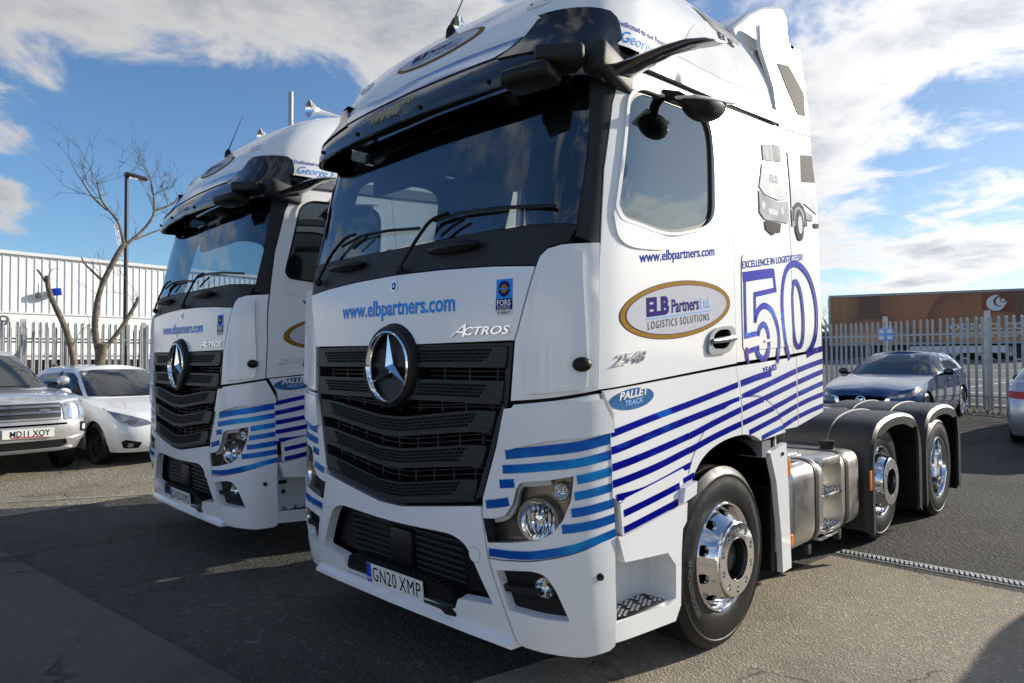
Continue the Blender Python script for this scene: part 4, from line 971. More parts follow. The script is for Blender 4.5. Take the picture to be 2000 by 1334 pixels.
    lettering('PALLET', .235, .036, side_map(.41, 1.443, .10, .0135), 'plate_white', pb, bold=.03, shear=.2)
    lettering('TRACK', .150, .026, side_map(.45, 1.413, .10, .0135), 'pale_blue', pb, bold=.03, shear=.2)
    # anniversary lettering behind the door
    lettering('EXCELLENCE IN LOGISTICS FOR', .90, .044, side_map(1.66, 2.17, .155, .0105), 'royal', root, bold=.012)
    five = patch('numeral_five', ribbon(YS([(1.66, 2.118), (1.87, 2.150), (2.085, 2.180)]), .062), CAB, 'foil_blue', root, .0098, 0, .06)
    segs = [[(1.685, 2.15), (1.683, 1.76)], [(1.665, 1.765), (1.86, 1.79)], [(2.078, 2.20), (2.105, 2.06)], [(2.12, 2.075), (1.80, 2.022)], [(1.812, 2.035), (1.808, 1.85)],
            spline([(1.808, 1.86), (1.85, 1.925), (1.94, 1.962), (2.05, 1.93), (2.125, 1.83), (2.142, 1.72), (2.11, 1.605)], 4),
            spline([(1.845, 1.775), (1.875, 1.825), (1.935, 1.843), (1.985, 1.79), (1.99, 1.68), (1.93, 1.632), (1.86, 1.648), (1.83, 1.70)], 4), [(1.86, 1.70), (1.68, 1.672)], [(1.69, 1.70), (1.71, 1.60)]]
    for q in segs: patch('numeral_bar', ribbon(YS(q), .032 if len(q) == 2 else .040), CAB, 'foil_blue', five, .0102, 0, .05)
    zo = spline([(2.30, 1.625), (2.235, 1.76), (2.20, 1.95), (2.215, 2.10), (2.28, 2.215), (2.40, 2.268), (2.54, 2.255), (2.68, 2.17), (2.765, 2.01), (2.76, 1.83), (2.68, 1.715), (2.58, 1.66)], 5)
    zi = spline([(2.36, 2.04), (2.39, 2.135), (2.455, 2.14), (2.515, 2.05), (2.54, 1.88), (2.515, 1.75), (2.455, 1.71), (2.40, 1.745), (2.37, 1.86), (2.36, 2.04)], 5)
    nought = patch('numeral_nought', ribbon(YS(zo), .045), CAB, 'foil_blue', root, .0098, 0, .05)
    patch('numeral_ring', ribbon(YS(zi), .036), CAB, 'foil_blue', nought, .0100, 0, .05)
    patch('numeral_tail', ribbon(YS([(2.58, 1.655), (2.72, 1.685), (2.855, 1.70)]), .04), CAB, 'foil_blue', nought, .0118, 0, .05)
    lettering('YEARS', .20, .04, side_map(1.90, 1.535, .14, .0100), 'royal', root, bold=.02)
    # dedication on the side of the roof
    rm = lambda y0, z0, sl_: (lambda u, v, d=0.: ROOF.at(*ROOF.Y(y0 + u, z0 + v + sl_ * u), .002))
    lettering('Dedicated to our Founder George Eason', .72, .030, rm(.56, 3.305, .02), 'royal', root, bold=.012)
    lettering('George E', .36, .062, rm(.585, 3.222, .03), 'sky_blue', root, 'signature', shear=.5)
    # faded prints of an older lorry
    pr = lambda name, pts, m, o=.0102, par=None: patch(name, YS(pts), CAB, m, par or root, o, 0, .07)
    lo = pr('lorry_print', [(1.92, 2.70), (1.915, 2.545), (1.985, 2.51), (2.30, 2.53), (2.335, 2.53), (2.335, 2.68), (2.2, 2.655), (2.0, 2.66)], 'print_mid')
    pr('print_panel', [(1.93, 2.71), (2.0, 2.672), (2.2, 2.667), (2.335, 2.692), (2.325, 2.93), (2.0, 2.88)], 'print_pale', .0102, lo)
    pr('print_glass', [(2.02, 2.90), (2.315, 2.945), (2.31, 3.06), (2.03, 3.01)], 'print_mid', .0106, lo)
    pr('print_shadow', [(1.985, 2.505), (2.22, 2.515), (2.20, 2.45), (2.14, 2.45), (2.09, 2.42), (1.99, 2.45)], 'print_dark', .0106, lo)
    pr('print_bumper', [(2.395, 2.64), (2.62, 2.70), (2.60, 2.56), (2.40, 2.52)], 'print_mid', .0102, lo)
    pr('print_cab', [(2.40, 2.65), (2.62, 2.71), (2.855, 2.66), (2.855, 3.12), (2.42, 3.04)], 'print_pale', .0100, lo)
    pr('print_window', [(2.60, 2.86), (2.855, 2.90), (2.855, 3.10), (2.64, 3.06)], 'print_dark', .0108, lo)
    patch('print_tyre', circ(Y(2.52, 2.545), .075, .11, 24), CAB, 'print_dark', lo, .0110, 0); patch('print_rim', circ(Y(2.53, 2.55), .038, .065, 20), CAB, 'print_pale', lo, .0116, 0)
    pr('print_sill', [(2.76, 2.59), (2.855, 2.60), (2.855, 2.565), (2.78, 2.56)], 'print_dark', .0108, lo)
    for (y_, z_) in ((1.97, 2.60), (2.25, 2.605)): patch('print_lamp', circ(Y(y_, z_), .028, .028, 16), CAB, 'print_pale', lo, .0112, 0)
    pr('print_plate', [(2.04, 2.555), (2.18, 2.56), (2.18, 2.595), (2.04, 2.59)], 'print_pale', .0112, lo)
    pr('print_post', [(2.15, 2.91), (2.165, 2.912), (2.165, 3.035), (2.15, 3.03)], 'print_pale', .0112, lo)
    pr('print_step', [(2.62, 2.66), (2.75, 2.645), (2.75, 2.60), (2.63, 2.60)], 'print_mid', .0108, lo)
    patch('print_arch_line', ribbon(YS(spline([(2.42, 2.56), (2.44, 2.65), (2.53, 2.69), (2.61, 2.65), (2.64, 2.55)], 4)), .03), CAB, 'print_dark', lo, .0109, 0, .05)
    lettering('ELB', .12, .05, side_map(2.09, 2.77, .08, .0112), 'print_mid', lo, bold=.02)
    pr('print_windscreen', [(2.40, 3.66), (2.60, 3.70), (2.82, 3.56), (2.80, 3.38), (2.66, 3.36), (2.52, 3.50)], 'print_dark', .0080)
    rp = lambda name, pts, m, o=.003: patch(name, [ROOF.Y(*p) for p in pts], ROOF, m, lo, o, 0, .07)
    rp('print_bonnet', spline([(1.10, 3.30), (1.28, 3.52), (1.5, 3.66), (1.75, 3.72), (2.2, 3.66), (2.28, 3.45), (1.8, 3.33), (1.10, 3.30)], 4)[:-1], 'print_pale')
    rp('print_screen', rounded([(1.5, 3.80), (1.62, 3.66), (2.0, 3.66), (1.95, 3.82)], .05), 'print_mid', .005)
    lettering('ELB', .20, .05, lambda u, v, d=0.: ROOF.at(*ROOF.Y(1.66 + u, 3.60 + v), .006), 'ink', lo, bold=.02)

def number_plate(root, txt):
    pf = lambda x, z, d=0.: Vector((x, .029 + (.47 - z) * .10 - d, z))
    p = mesh_obj('number_plate', [pf(-.26, .364), pf(.26, .364), pf(.26, .474), pf(-.26, .474), pf(-.26, .364, -.005), pf(.26, .364, -.005), pf(.26, .474, -.005), pf(-.26, .474, -.005)], [(0, 1, 2, 3), (0, 4, 5, 1), (1, 5, 6, 2), (2, 6, 7, 3), (3, 7, 4, 0)], 'plate_white', root)
    mesh_obj('plate_band', [pf(-.26, .364, .001), pf(-.215, .364, .001), pf(-.215, .474, .001), pf(-.26, .474, .001)], [(0, 1, 2, 3)], 'plate_blue', p)
    lettering('GB', .03, .018, lambda u, v, d: pf(-.252 + u, .378 + v, .002), 'plate_white', p, bold=.02)
    a, b = txt.split(' ')
    lettering(a, .225, .079, lambda u, v, d: pf(-.200 + u, .380 + v, .0015), 'hole_black', p, bold=.0, space=1.12); lettering(b, .190, .079, lambda u, v, d: pf(.053 + u, .380 + v, .0015), 'hole_black', p, bold=.0, space=1.12)
    return p
# ================================================================== ground
GY = smtab([(6.5, 0), (10, .10), (15, .34), (19, .44), (30, .92), (40, 1.36), (60, 1.5), (90, 1.5)])
GX = smtab([(5.5, 0), (7, .05), (9, .10), (14, .14), (30, .16)])
def gz(x, y): return (tabv(GY, y) if y > 6.5 else 0.) * max(0., min(1., (x + 22) / 10)) + (tabv(GX, -x) if x < -5.5 else 0.)
def ground_mat(name, base, warm, speck, scale, bump, stain=.25, rough=.85, chip=1.0):
    m, q, b = new_mat(name); tc = q.n('ShaderNodeTexCoord').outputs['Object']
    n1 = q.noise(tc, scale, 3, .7); vo = q.n('ShaderNodeTexVoronoi'); q.put(vo.inputs['Vector'], tc); vo.inputs['Scale'].default_value = scale * .55
    chips = q.ramp(vo.outputs['Color'], [(.0, (0, 0, 0)), (1., (1, 1, 1))])
    big = q.noise(tc, .55, 6, .65); mid = q.noise(tc, 5.0, 5, .6)
    c = q.mix(n1, tuple(x * (1 - speck) for x in base), tuple(x * (1 + speck) for x in warm))
    c = q.mix(q.math('MULTIPLY', q.smooth(chips, .72, .95), chip), c, tuple(min(1, x * 2.1) for x in warm))
    c = q.mix(q.math('MULTIPLY', q.smooth(big, .42, .68), stain * 1.6), c, tuple(x * .55 for x in base))
    c = q.mix(q.math('MULTIPLY', q.smooth(mid, .5, .75), stain), c, tuple(x * 1.5 for x in warm))
    wv = q.n('ShaderNodeVectorMath', operation='ADD'); q.put(wv.inputs[0], tc); nz = q.n('ShaderNodeTexNoise'); q.put(nz.inputs['Vector'], tc); nz.inputs['Scale'].default_value = 2.2; nz.inputs['Detail'].default_value = 5; q.put(wv.inputs[1], q.vmul(nz.outputs[1], (.55, .55, .55)))
    ck = q.n('ShaderNodeTexVoronoi', feature='DISTANCE_TO_EDGE'); q.put(ck.inputs['Vector'], wv.outputs[0]); ck.inputs['Scale'].default_value = .42
    crack = q.math('MULTIPLY', q.math('SUBTRACT', 1.0, q.smooth(ck.outputs[0], .0015, .006)), q.smooth(big, .44, .56))
    c = q.mix(q.math('MULTIPLY', crack, .75), c, tuple(x * .22 for x in base))
    sp = q.noise(tc, 1.7, 7, .75, .6); c = q.mix(q.math('MULTIPLY', q.smooth(sp, .60, .74), .55), c, tuple(x * .40 for x in base))
    mk = q.noise(q.vmul(tc, (2.6, .22, 1.0)), 1.5, 6, .6); c = q.mix(q.math('MULTIPLY', q.smooth(mk, .56, .72), .35), c, tuple(x * .5 for x in base))
    q.put(b.inputs['Base Color'], c); b.inputs['Roughness'].default_value = rough; b.inputs['Specular IOR Level'].default_value = .3
    bp = q.n('ShaderNodeBump'); bp.inputs['Strength'].default_value = bump; bp.inputs['Distance'].default_value = .016
    h = q.math('ADD', q.math('MULTIPLY', vo.outputs['Distance'], .8), n1); q.put(bp.inputs['Height'], h); q.put(b.inputs['Normal'], bp.outputs[0])
ground_mat('tarmac', (.056, .055, .050), (.082, .078, .068), .6, 62, 1.0, .35, chip=.8)
ground_mat('apron', (.29, .245, .18), (.40, .345, .262), .45, 120, .8, .30, chip=.5)
ground_mat('slab_concrete', (.10, .095, .088), (.125, .118, .108), .25, 160, .35, .35, chip=.25)
ground_mat('pale_tarmac', (.22, .19, .14), (.30, .265, .20), .45, 90, .8, .3)
ground_mat('far_road', (.11, .105, .10), (.14, .135, .125), .3, 40, .3, .3)
mat('worn_paint', (.34, .32, .28), .7, var=.4, vscale=9)
mat('line_paint', (.70, .70, .67), .6, var=.2, vscale=6)
mat('kerb_stone', (.36, .35, .32), .8, var=.2, vscale=5)
mat('moss', (.10, .11, .03), .9, var=.4, vscale=9)

xs_ = [-400, -200, -120, -80, -60, -40] + [-30 + i * 1.0 for i in range(46)] + [20, 30, 50, 100, 200, 400]
ys_ = [-400, -150, -60, -30, -16, -8] + [-6 + i * 1.0 for i in range(52)] + [50, 60, 80, 120, 200, 400]
V = [(x, y, gz(x, y)) for y in ys_ for x in xs_]; nx = len(xs_)
F = [(j * nx + i, j * nx + i + 1, (j + 1) * nx + i + 1, (j + 1) * nx + i) for j in range(len(ys_) - 1) for i in range(nx - 1)]
structure(mesh_obj('ground', V, F, 'tarmac', None, 0))
def sheet(name, pts, m, dz, n=24):
    """flat strip that follows the ground: four corners"""
    a, b, c, d = [Vector((p[0], p[1])) for p in pts]; V = []; F = []
    for i in range(n + 1):
        for j in range(n + 1):
            p = a.lerp(b, i / n).lerp(d.lerp(c, i / n), j / n); V.append((p.x, p.y, gz(p.x, p.y) + dz))
    for i in range(n):
        for j in range(n): k = i * (n + 1) + j; F.append((k, k + n + 1, k + n + 2, k + 1))
    o = mesh_obj(name, V, F, m, None, 0)
    if o.data.polygons[0].normal.z < 0: o.data.flip_normals()
    return structure(o)
def slab(name, pts, m, z1, parent=None):
    return MB().prism(pts, lambda x, y: (x, y, -.05), lambda x, y: (x, y, z1)).build(name, m, parent, None)
def wob(a, b, n, amp):
    r_ = random.Random(str(a)); A, B = Vector(a), Vector(b); nrm_ = (B - A).orthogonal().normalized()
    return [tuple(A.lerp(B, i / n) + nrm_ * (r_.uniform(-amp, amp) if 0 < i < n else 0)) for i in range(n + 1)]
ap = wob((.38, -.72), (.62, .60), 10, .006) + wob((.66, .70), (.98, 3.70), 24, .008) + [(16, 3.30), (16, -8), (.38, -8)]
structure(slab('apron', ap, 'apron', .004))
structure(slab('concrete_slab', wob((-.34, -.685), (-4.27, -1.07), 30, .006) + [(-22, -2.8), (-22, -8), (.355, -8), (.355, -.72)], 'slab_concrete', .010))
structure(sheet('yard', [(-40, -3.2), (-5.7, -2.2), (-6.6, 9.5), (-40, 9.5)], 'pale_tarmac', .004, 40))  # lighter, warmer tarmac tone over the left yard
structure(sheet('road', [(-25, 21.5), (14, 19.0), (20, 44), (-28, 48)], 'far_road', .006))
for a, b in (((-3.9, 22.2), (7.5, 21.0)), ((-4.5, 27.5), (9, 26.0)), ((-9, 33), (9, 31))):
    A = Vector(a); B = Vector(b); n_ = Vector((0, .10)); structure(sheet('road_marking', [A - n_, B - n_, B + n_, A + n_], 'line_paint', .012))
for (a, b) in (((-2.2, 23.5), (.4, 34.0)), ((-.2, 21.8), (2.6, 31.0))):
    A = Vector(a); B = Vector(b); n_ = Vector((.07, 0)); structure(sheet('bay_marking', [A - n_, B - n_, B + n_, A + n_], 'line_paint', .012))
A = Vector((-6.75, -1.2)); B = Vector((-5.85, .85)); n_ = Vector((.025, 0)); structure(sheet('bay_marking', [A - n_, B - n_, B + n_, A + n_], 'worn_paint', .010))
structure(sheet('far_kerb', [(-12, 19.3), (10, 16.5), (10, 16.75), (-12, 19.55)], 'kerb_stone', .05))
# drain channel with a slotted grating
dr = thing('drain_channel', 'slotted metal drainage channel set in the concrete behind the front truck', 'drain', (0, 0, 0))
MB().box(.98, 9.0, 3.80, 3.96, -.02, .0065).build('channel_frame', 'kerb_stone', dr, None)
MB().box(1.0, 9.0, 3.835, 3.925, .0067, .0072).build('channel_slot', 'hole_black', dr, None)
gb = MB().box(-.010, .010, -.05, .05, -.004, .004).build('grate_bar', 'galv', dr, None); gb.location = (1.02, 3.88, .012); gb.rotation_euler = (0, 0, R(18))
for i in range(1, 150):
    o = gb.copy(); COL.objects.link(o); o.parent = dr; o.location = (1.02 + i * .034, 3.88, .012)

# ================================================================== palisade fences
def pale_mesh(h, w=.066):
    prof = [(-w / 2, .012), (-w * .28, -.012), (0, .008), (w * .28, -.012), (w / 2, .012)]; t = .004; m = MB(); tops = [h - .045, h - .02, h, h - .02, h - .045]
    for (x, y), tz in zip(prof, tops): m.v += [(x, y, 0), (x, y + t, 0), (x, y, tz), (x, y + t, tz)]
    for i in range(4):
        a, b = i * 4, i * 4 + 4; m.f += [(a, b, b + 2, a + 2), (a + 1, a + 3, b + 3, b + 1), (a + 2, b + 2, b + 3, a + 3)]
    m.f += [(0, 2, 3, 1), (16, 17, 19, 18)]; return m
def fence(label, p0, p1, h, pitch, m, post_h, posts):
    A = Vector(p0); B = Vector(p1); d = (B - A).normalized(); L = (B - A).length; ang = math.atan2(d.y, d.x); nrm_ = Vector((d.y, -d.x))
    root = thing('palisade_fence', label, 'fence', (A.x, A.y, gz(A.x, A.y)), ang, 'palisade fences')
    pl = pale_mesh(h).build('pale', m, root, None); first = True; n = int(L / pitch)
    for i in range(n):
        o = pl if first else pl.copy()
        if not first: COL.objects.link(o); o.parent = root
        first = False; p = A + d * (i * pitch); o.location = (i * pitch, -.03, gz(p.x, p.y) - root.location.z + .05); o.rotation_euler = (0, R(random.uniform(-.5, .5)), R(random.uniform(-4, 4)))
    for zz in (.35, h - .33):
        a_, b_ = gz(A.x, A.y) - root.location.z, gz(B.x, B.y) - root.location.z
        MB().tube([(0, .012, a_ + zz), (L, .012, b_ + zz)], .028, 4).build('rail', m, root, None)
    for t in posts:
        p = A + d * t; z = gz(p.x, p.y) - root.location.z; MB().box(t - .05, t + .05, .03, .10, z - .1, z + post_h).build('post', m, root, None)
    return root
fence('galvanised palisade fence in front of the trailer on the right', (-5.4, 18.7), (3.2, 15.05), 2.12, .172, 'galv', 2.3, (.3, 2.9, 5.55, 8.2))
fence('galvanised palisade fence behind the white hatchback, nearer of the two on the left', (-14.7, -1.6), (-14.7, 7.4), 2.32, .135, 'galv', 2.42, (.35, 2.55, 4.95, 7.4))
fence('dark palisade fence further back in front of the white warehouse', (-17.0, -1.0), (-17.0, 8.4), 2.30, .15, 'galv_dark', 2.3, (.5, 3.2, 6.0))
sg = MB().rbox(-.22, .22, -.012, .012, -.16, .16, .008).build('warning_sign', 'pale_blue', None, 40); sg.location = (-2.62, 17.40, gz(-2.6, 17.5) + 1.82); sg.rotation_euler = (0, 0, R(-23)); tag(sg, 'small pale blue and white sign fixed to the right hand palisade fence', 'sign')
for dx_, dz_ in ((-.13, .08), (.11, .08), (-.13, -.08), (.11, -.08)): MB().box(dx_ - .07, dx_ + .07, -.0145, -.0125, dz_ - .05, dz_ + .05).build('sign_panel', 'plate_white', sg, None)
# white lorry loading racks behind the left fences
for k, (y, z) in enumerate(((-.4, 0), (1.5, 0), (3.4, 0), (5.3, 0))):
    rk = thing('storage_rack', ['dark steel storage rack with white crossed braces behind the left fence, leftmost', 'dark steel storage rack behind the left fence, second from the left', 'dark steel storage rack behind the left fence beside the tree trunk', 'dark steel storage rack behind the left fence, farthest right'][k], 'rack', (-18.6, y, gz(-18, y)), 0, 'storage racks behind the fence')
    MB().box(-.4, .4, 0, 1.8, .1, 1.55).build('rack_load', 'rack_dark', rk, None)
    for zz in (.1, .85, 1.6): MB().box(.41, .46, -.02, 1.82, zz, zz + .07).build('rack_beam', 'rack_white', rk, None)
    for yy in (.0, .9, 1.8): MB().box(.41, .47, yy - .03, yy + .03, 0, 1.7).build('upright', 'rack_dark', rk, None)
    for yy in (.15, 1.05): 
        for s in (0, 1): MB().tube([(.48, yy + s * .6, .2), (.48, yy + (1 - s) * .6, .8)], .022, 5).build('cross_brace', 'rack_white', rk, None)

# ================================================================== white warehouse
wh = thing('warehouse', 'long white warehouse with ribbed metal cladding behind the left fence', 'building', (-27, 0, 0), R(7))
MB().box(-20, 0, -14, 26, 0, 5.45).build('wall_core', 'wall_render', wh, None)
MB().box(-.02, .03, -14, 26, 0, 3.44).build('lower_wall', 'wall_render', wh, None)
cpn = MB(); pf = [(0, 0), (.045, 0), (.06, .030), (.095, .030), (.11, 0), (.2500, 0)]
for y, x in pf: cpn.v += [(x, y, 3.46), (x, y, 5.56)]
for i in range(len(pf) - 1): a = 2 * i; cpn.f.append((a, a + 2, a + 3, a + 1))
c0 = cpn.build('cladding_panel', 'cladding', wh, None); c0.location = (.02, -6, 0)
for i in range(1, 84):
    o = c0.copy(); COL.objects.link(o); o.parent = wh; o.location = (.02, -6 + i * .2500, 0)
MB().box(-.1, .14, -14, 26, 5.54, 5.66).build('parapet', 'satin_white', wh, None)
MB().box(.0, .07, -14, 26, 3.40, 3.455).build('drip_flashing', 'satin_white', wh, None)
lettering('0999', 1.55, .42, lambda u, v, d: (.034, 1.23 + u, 2.90 + v), 'grey_plastic', wh, 'wall_lettering', bold=.01)
fl = thing('floodlight', 'small blue floodlight on a bracket high on the white warehouse wall', 'light', (-27.40, 3.95, 4.22), R(7))
MB().rbox(.10, .36, .06, .34, -.13, .14, .03, 2, Matrix.Rotation(R(8), 4, 'X')).build('lamp_housing', 'royal', fl, 40); MB().tube([(0, .0, .0), (.22, .02, -.02), (.22, .1, -.02)], .02, 6).build('bracket', 'steel', fl, 50)
MB().rbox(.02, .2, -.42, -.22, -.22, -.02, .02).build('control_box', 'grey_plastic', fl, 40); MB().tube([(.05, -.2, -.05), (.08, -.05, .12), (.05, -.1, .42)], .012, 5).build('conduit', 'steel', fl, 50)

# ================================================================== street lamp, pole, cranes
lp = thing('street_lamp', 'dark street lamp post with a flat head behind the bare tree', 'lamp post', (-17.45, 3.72, gz(-17.4, 4)))
MB().tube([(0, 0, 0), (0, 0, 1.2), (0, 0, 1.25), (0, 0, 6.55)], [.085, .085, .062, .048], 12).build('column', 'post_dark', lp, 40)
MB().rbox(-.13, .13, -.06, .52, 6.52, 6.62, .04, 3, Matrix.Translation((0, 0, 6.55)) @ Matrix.Rotation(R(-6), 4, 'X') @ Matrix.Translation((0, 0, -6.55))).build('lamp_head', 'post_dark', lp, 40)
MB().box(-.09, .09, .05, .45, 6.49, 6.515).build('lamp_glass', 'lens_white', lp, None)
pp = thing('steel_pole', 'plain grey steel pole rising behind the roof of the rear truck', 'pole', (-9.85, 4.55, gz(-9.85, 4.5)))
MB().tube([(0, 0, 0), (0, 0, 6.3), (0, 0, 6.31), (0, 0, 6.98)], [.062, .062, .048, .048], 14).build('tube', 'steel', pp, 40); MB().box(-.16, .16, -.16, .16, 0, .02).build('base_plate', 'steel', pp, None)
def crane(label, base, top, w):
    c = thing('tower_crane', label, 'crane', base, 0, 'far cranes on the horizon'); A = Vector((0, 0, 0)); B = Vector(top) - Vector(base); m = MB(); d = B.normalized(); u = d.orthogonal().normalized(); v = d.cross(u)
    ch = [(u + v) * w, (u - v) * w, (-u - v) * w, (-u + v) * w]; n = 16
    for q in ch: m.tube([A + q, B + q * .7], w * .16, 4)
    m.build('chord', 'cladding', c, None); br = MB()
    for i in range(n):
        for j in range(4): br.tube([A.lerp(B, i / n) + ch[j], A.lerp(B, (i + 1) / n) + ch[(j + 1) % 4]], w * .09, 3)
    br.build('lattice', 'cladding', c, None)
crane('thin white crane jib on the skyline left of the bare tree', (-160, 18.5, 1), (-163, 17.6, 32.5), .5)
crane('thin white crane jib on the skyline just left of the rear truck', (-160, 48, 1), (-158, 42.5, 30.5), .5)

# ================================================================== pruned bare trees
def grow(mb, p, d, r, L, depth, rnd, tw):
    """one bending branch; thin shoots leave it"""
    n = 5; pts = [Vector(p)]; rr = [r]
    for i in range(n):
        d = (d + Vector((rnd.uniform(-1, 1), rnd.uniform(-1, 1), rnd.uniform(-.5, .7))) * .16).normalized(); pts.append(pts[-1] + d * (L / n)); rr.append(r * (1 - .75 * (i + 1) / n))
    mb.tube(pts, rr, 6 if r > .015 else 4)
    if depth > 0:
        for k in range(rnd.choice((2, 3, 3))):
            i = rnd.randint(1, n); dd = (d + Vector((rnd.uniform(-1, 1), rnd.uniform(-1, 1), rnd.uniform(-.3, .9))) * 1.0).normalized(); grow(tw, pts[i], dd, max(.004, r * .42), L * rnd.uniform(.5, .8), depth - 1, rnd, tw)
def tree(label, base, limbs, seed, shoots, L0, group):
    t = thing('bare_tree', label, 'tree', base, 0, group); rnd = random.Random(seed); tk = MB(); tw = MB()
    for k, (pts, r0, r1) in enumerate(limbs):
        q = spline(pts, 5); n = len(q); rad = [r0 + (r1 - r0) * i / (n - 1) * (1 + .0) + rnd.uniform(-.004, .004) for i in range(n)]
        m = MB().tube(q, rad, 12); m.build('trunk' if k == 0 else 'limb', 'bark', t, 60)
        if k in shoots:
            for j in range(shoots[k]):
                i = n - 1 - int(abs(rnd.gauss(0, .30)) * n) if rnd.random() < .6 else rnd.randint(n // 3, n - 1); i = max(1, min(n - 1, i))
                dd = Vector((rnd.uniform(-.5, .5), rnd.uniform(-.8, .8), rnd.uniform(.1, 1.2))).normalized(); tb = MB() if L0 < 1.5 else tk; grow(tb, q[i], dd, rnd.uniform(.005, .013), L0 * rnd.uniform(.55, 1.6), 2, rnd, tw)
                if L0 < 1.5: tb.build('branch', 'bark' if rnd.random() < .4 else 'twig', t, 60)
    if tk.v: tk.build('branch', 'bark', t, 60)['kind'] = 'stuff'
    if tw.v: tw.build('twig', 'twig', t, None)['kind'] = 'stuff'
    return t
b = (-13.9, 2.62, gz(-13.9, 3.2))
tree('tall pruned bare tree with thin twigs behind the white hatchback', b,
     [([(0, -.55, 0), (0, -.52, .8), (.0, -.40, 1.65), (.05, -.38, 1.9)], .115, .095), ([(.0, -.45, 1.65), (.0, -.53, 2.3), (.0, -.42, 3.1), (.05, -.10, 3.9), (.05, .05, 4.15)], .072, .046),
      ([(.0, -.36, 1.75), (.05, -.05, 2.2), (.05, .25, 2.75), (.05, .32, 2.95)], .048, .036), ([(.05, .02, 4.1), (.02, -.10, 4.6), (-.05, -.38, 5.0), (-.05, -.50, 5.40)], .032, .012),
      ([(.05, .05, 4.1), (.05, .42, 4.5), (.1, .62, 4.9), (.08, .60, 5.4), (.08, .52, 5.75)], .034, .012), ([(.05, .25, 4.25), (.0, .60, 4.45), (.0, 1.0, 4.65), (0, 1.15, 4.75)], .022, .009),
      ([(.0, -.42, 3.3), (.0, -.72, 3.6), (0, -.80, 3.75)], .03, .012), ([(-.05, -.30, 4.85), (.0, -.60, 5.1), (0, -.80, 5.4)], .03, .014), ([(.08, .62, 4.95), (.1, 1.0, 5.15), (.1, 1.15, 5.35)], .028, .012)], 5, {1: 3, 2: 3, 3: 11, 4: 12, 5: 4, 7: 3, 8: 3}, .56, 'pruned bare trees by the fence')
tree('slim pruned trunk cut off short beside the tall bare tree', (-13.9, 1.38, gz(-13.9, 1.9)), [([(0, .42, 0), (0, .40, .9), (.0, .22, 2.0), (0, -.12, 2.9), (0, -.18, 3.30)], .075, .048), ([(0, -.14, 3.05), (0, -.28, 3.3), (0, -.36, 3.42)], .03, .018), ([(0, .2, .9), (0, .02, 1.35), (0, -.05, 1.45)], .05, .04)], 8, {0: 3}, .35, 'pruned bare trees by the fence')
for k, (x, y, s) in enumerate(((-26, 78, .62), (-21, 80, .72), (-9, 84, .66))):
    rnd = random.Random(k); limbs = [([(0, 0, 0), (.1, .1, 2.5), (0, .1, 5 * s)], .28, .14)]
    for j in range(7):
        a = 2 * PI * j / 7; limbs.append(([(0, .1, (2.2 + .35 * j) * s), (1.0 * math.cos(a), 1.0 * math.sin(a), (3.9 + .4 * j) * s), (1.7 * math.cos(a), 1.7 * math.sin(a), (5.4 + .35 * j) * s)], .12, .04))
    tree(['distant bare tree behind the left end of the trailer', 'distant rounded bare tree above the trailer roof', 'distant bare tree top beyond the middle of the trailer'][k], (x, y, 1.5), limbs, 40 + k, {j: 7 for j in range(8)}, 1.5, 'distant bare trees')

# ================================================================== refrigerated trailer with the onion print
def onion_mat():
    m, q, b = new_mat('onion_print'); tc = q.n('ShaderNodeTexCoord').outputs['Object']; x, y, z = q.sep(tc)
    col = q.mix(q.noise(tc, .5, 3), (0.175, 0.041, 0.011), (0.280, 0.072, 0.020))
    # flat print: a few big onions, each with its own shade and skin lines
    for (cx, cz, rx, rz, c1, c2) in [(.4, 3.4, 1.2, 2.0, (0.578, 0.232, 0.066), (0.350, 0.116, 0.033)), (4.6, 3.3, 1.9, 1.9, (0.665, 0.217, 0.055), (0.385, 0.102, 0.022)), (7.2, 1.9, 2.2, 2.4, (0.630, 0.189, 0.044), (0.350, 0.087, 0.022)), (2.2, .55, 2.2, 1.95, (0.840, 0.392, 0.143), (0.455, 0.160, 0.050)), (7.7, .4, 2.6, 2.35, (0.875, 0.420, 0.154), (0.473, 0.174, 0.050)), (11.5, 2.0, 2.0, 2.4, (0.700, 0.246, 0.066), (0.350, 0.102, 0.028))]:
        ex = q.math('DIVIDE', q.math('SUBTRACT', x, cx), rx); ez = q.math('DIVIDE', q.math('SUBTRACT', z, cz), rz)
        r2 = q.math('ADD', q.math('MULTIPLY', ex, ex), q.math('MULTIPLY', ez, ez))
        ang = q.math('ARCTAN2', ex, q.math('ADD', ez, 2.2)); ln = q.noise(q.comb(q.math('MULTIPLY', ang, 26.0), q.math('MULTIPLY', r2, .4), cx), 1.4, 4)
        c = q.mix(q.smooth(r2, .1, 1.0), c1, c2); c = q.mix(q.math('MULTIPLY', q.smooth(ln, .42, .7), .35), c, c2)
        col = q.mix(q.math('SUBTRACT', 1.0, q.smooth(r2, .96, 1.0)), col, c)
    q.put(b.inputs['Base Color'], q.mix(1.0, col, (.62, .60, .60), 'MULTIPLY')); b.inputs['Roughness'].default_value = .4; b.inputs['Coat Weight'].default_value = .3
onion_mat(); mat('logo_brown', (.22, .06, .02), .5); mat('tr_white', (.7, .7, .71), .5)
tr = thing('lorry_trailer', 'long box trailer with a brown onion print and white swirl logo behind the fence', 'trailer', (-12.75, 41.1, gz(-12.7, 41.1)), math.atan2(3.4, 9.0))
MB().box(0, 13.6, .0, 2.5, 1.02, 3.82).build('box_body', 'onion_print', tr, None)
MB().box(-.03, 13.63, -.03, 2.53, 3.815, 3.94).build('roof_rail', 'trim_grey', tr, None); MB().box(-.06, .06, -.04, 2.5, .95, 3.82).build('front_post', 'trim_grey', tr, None)
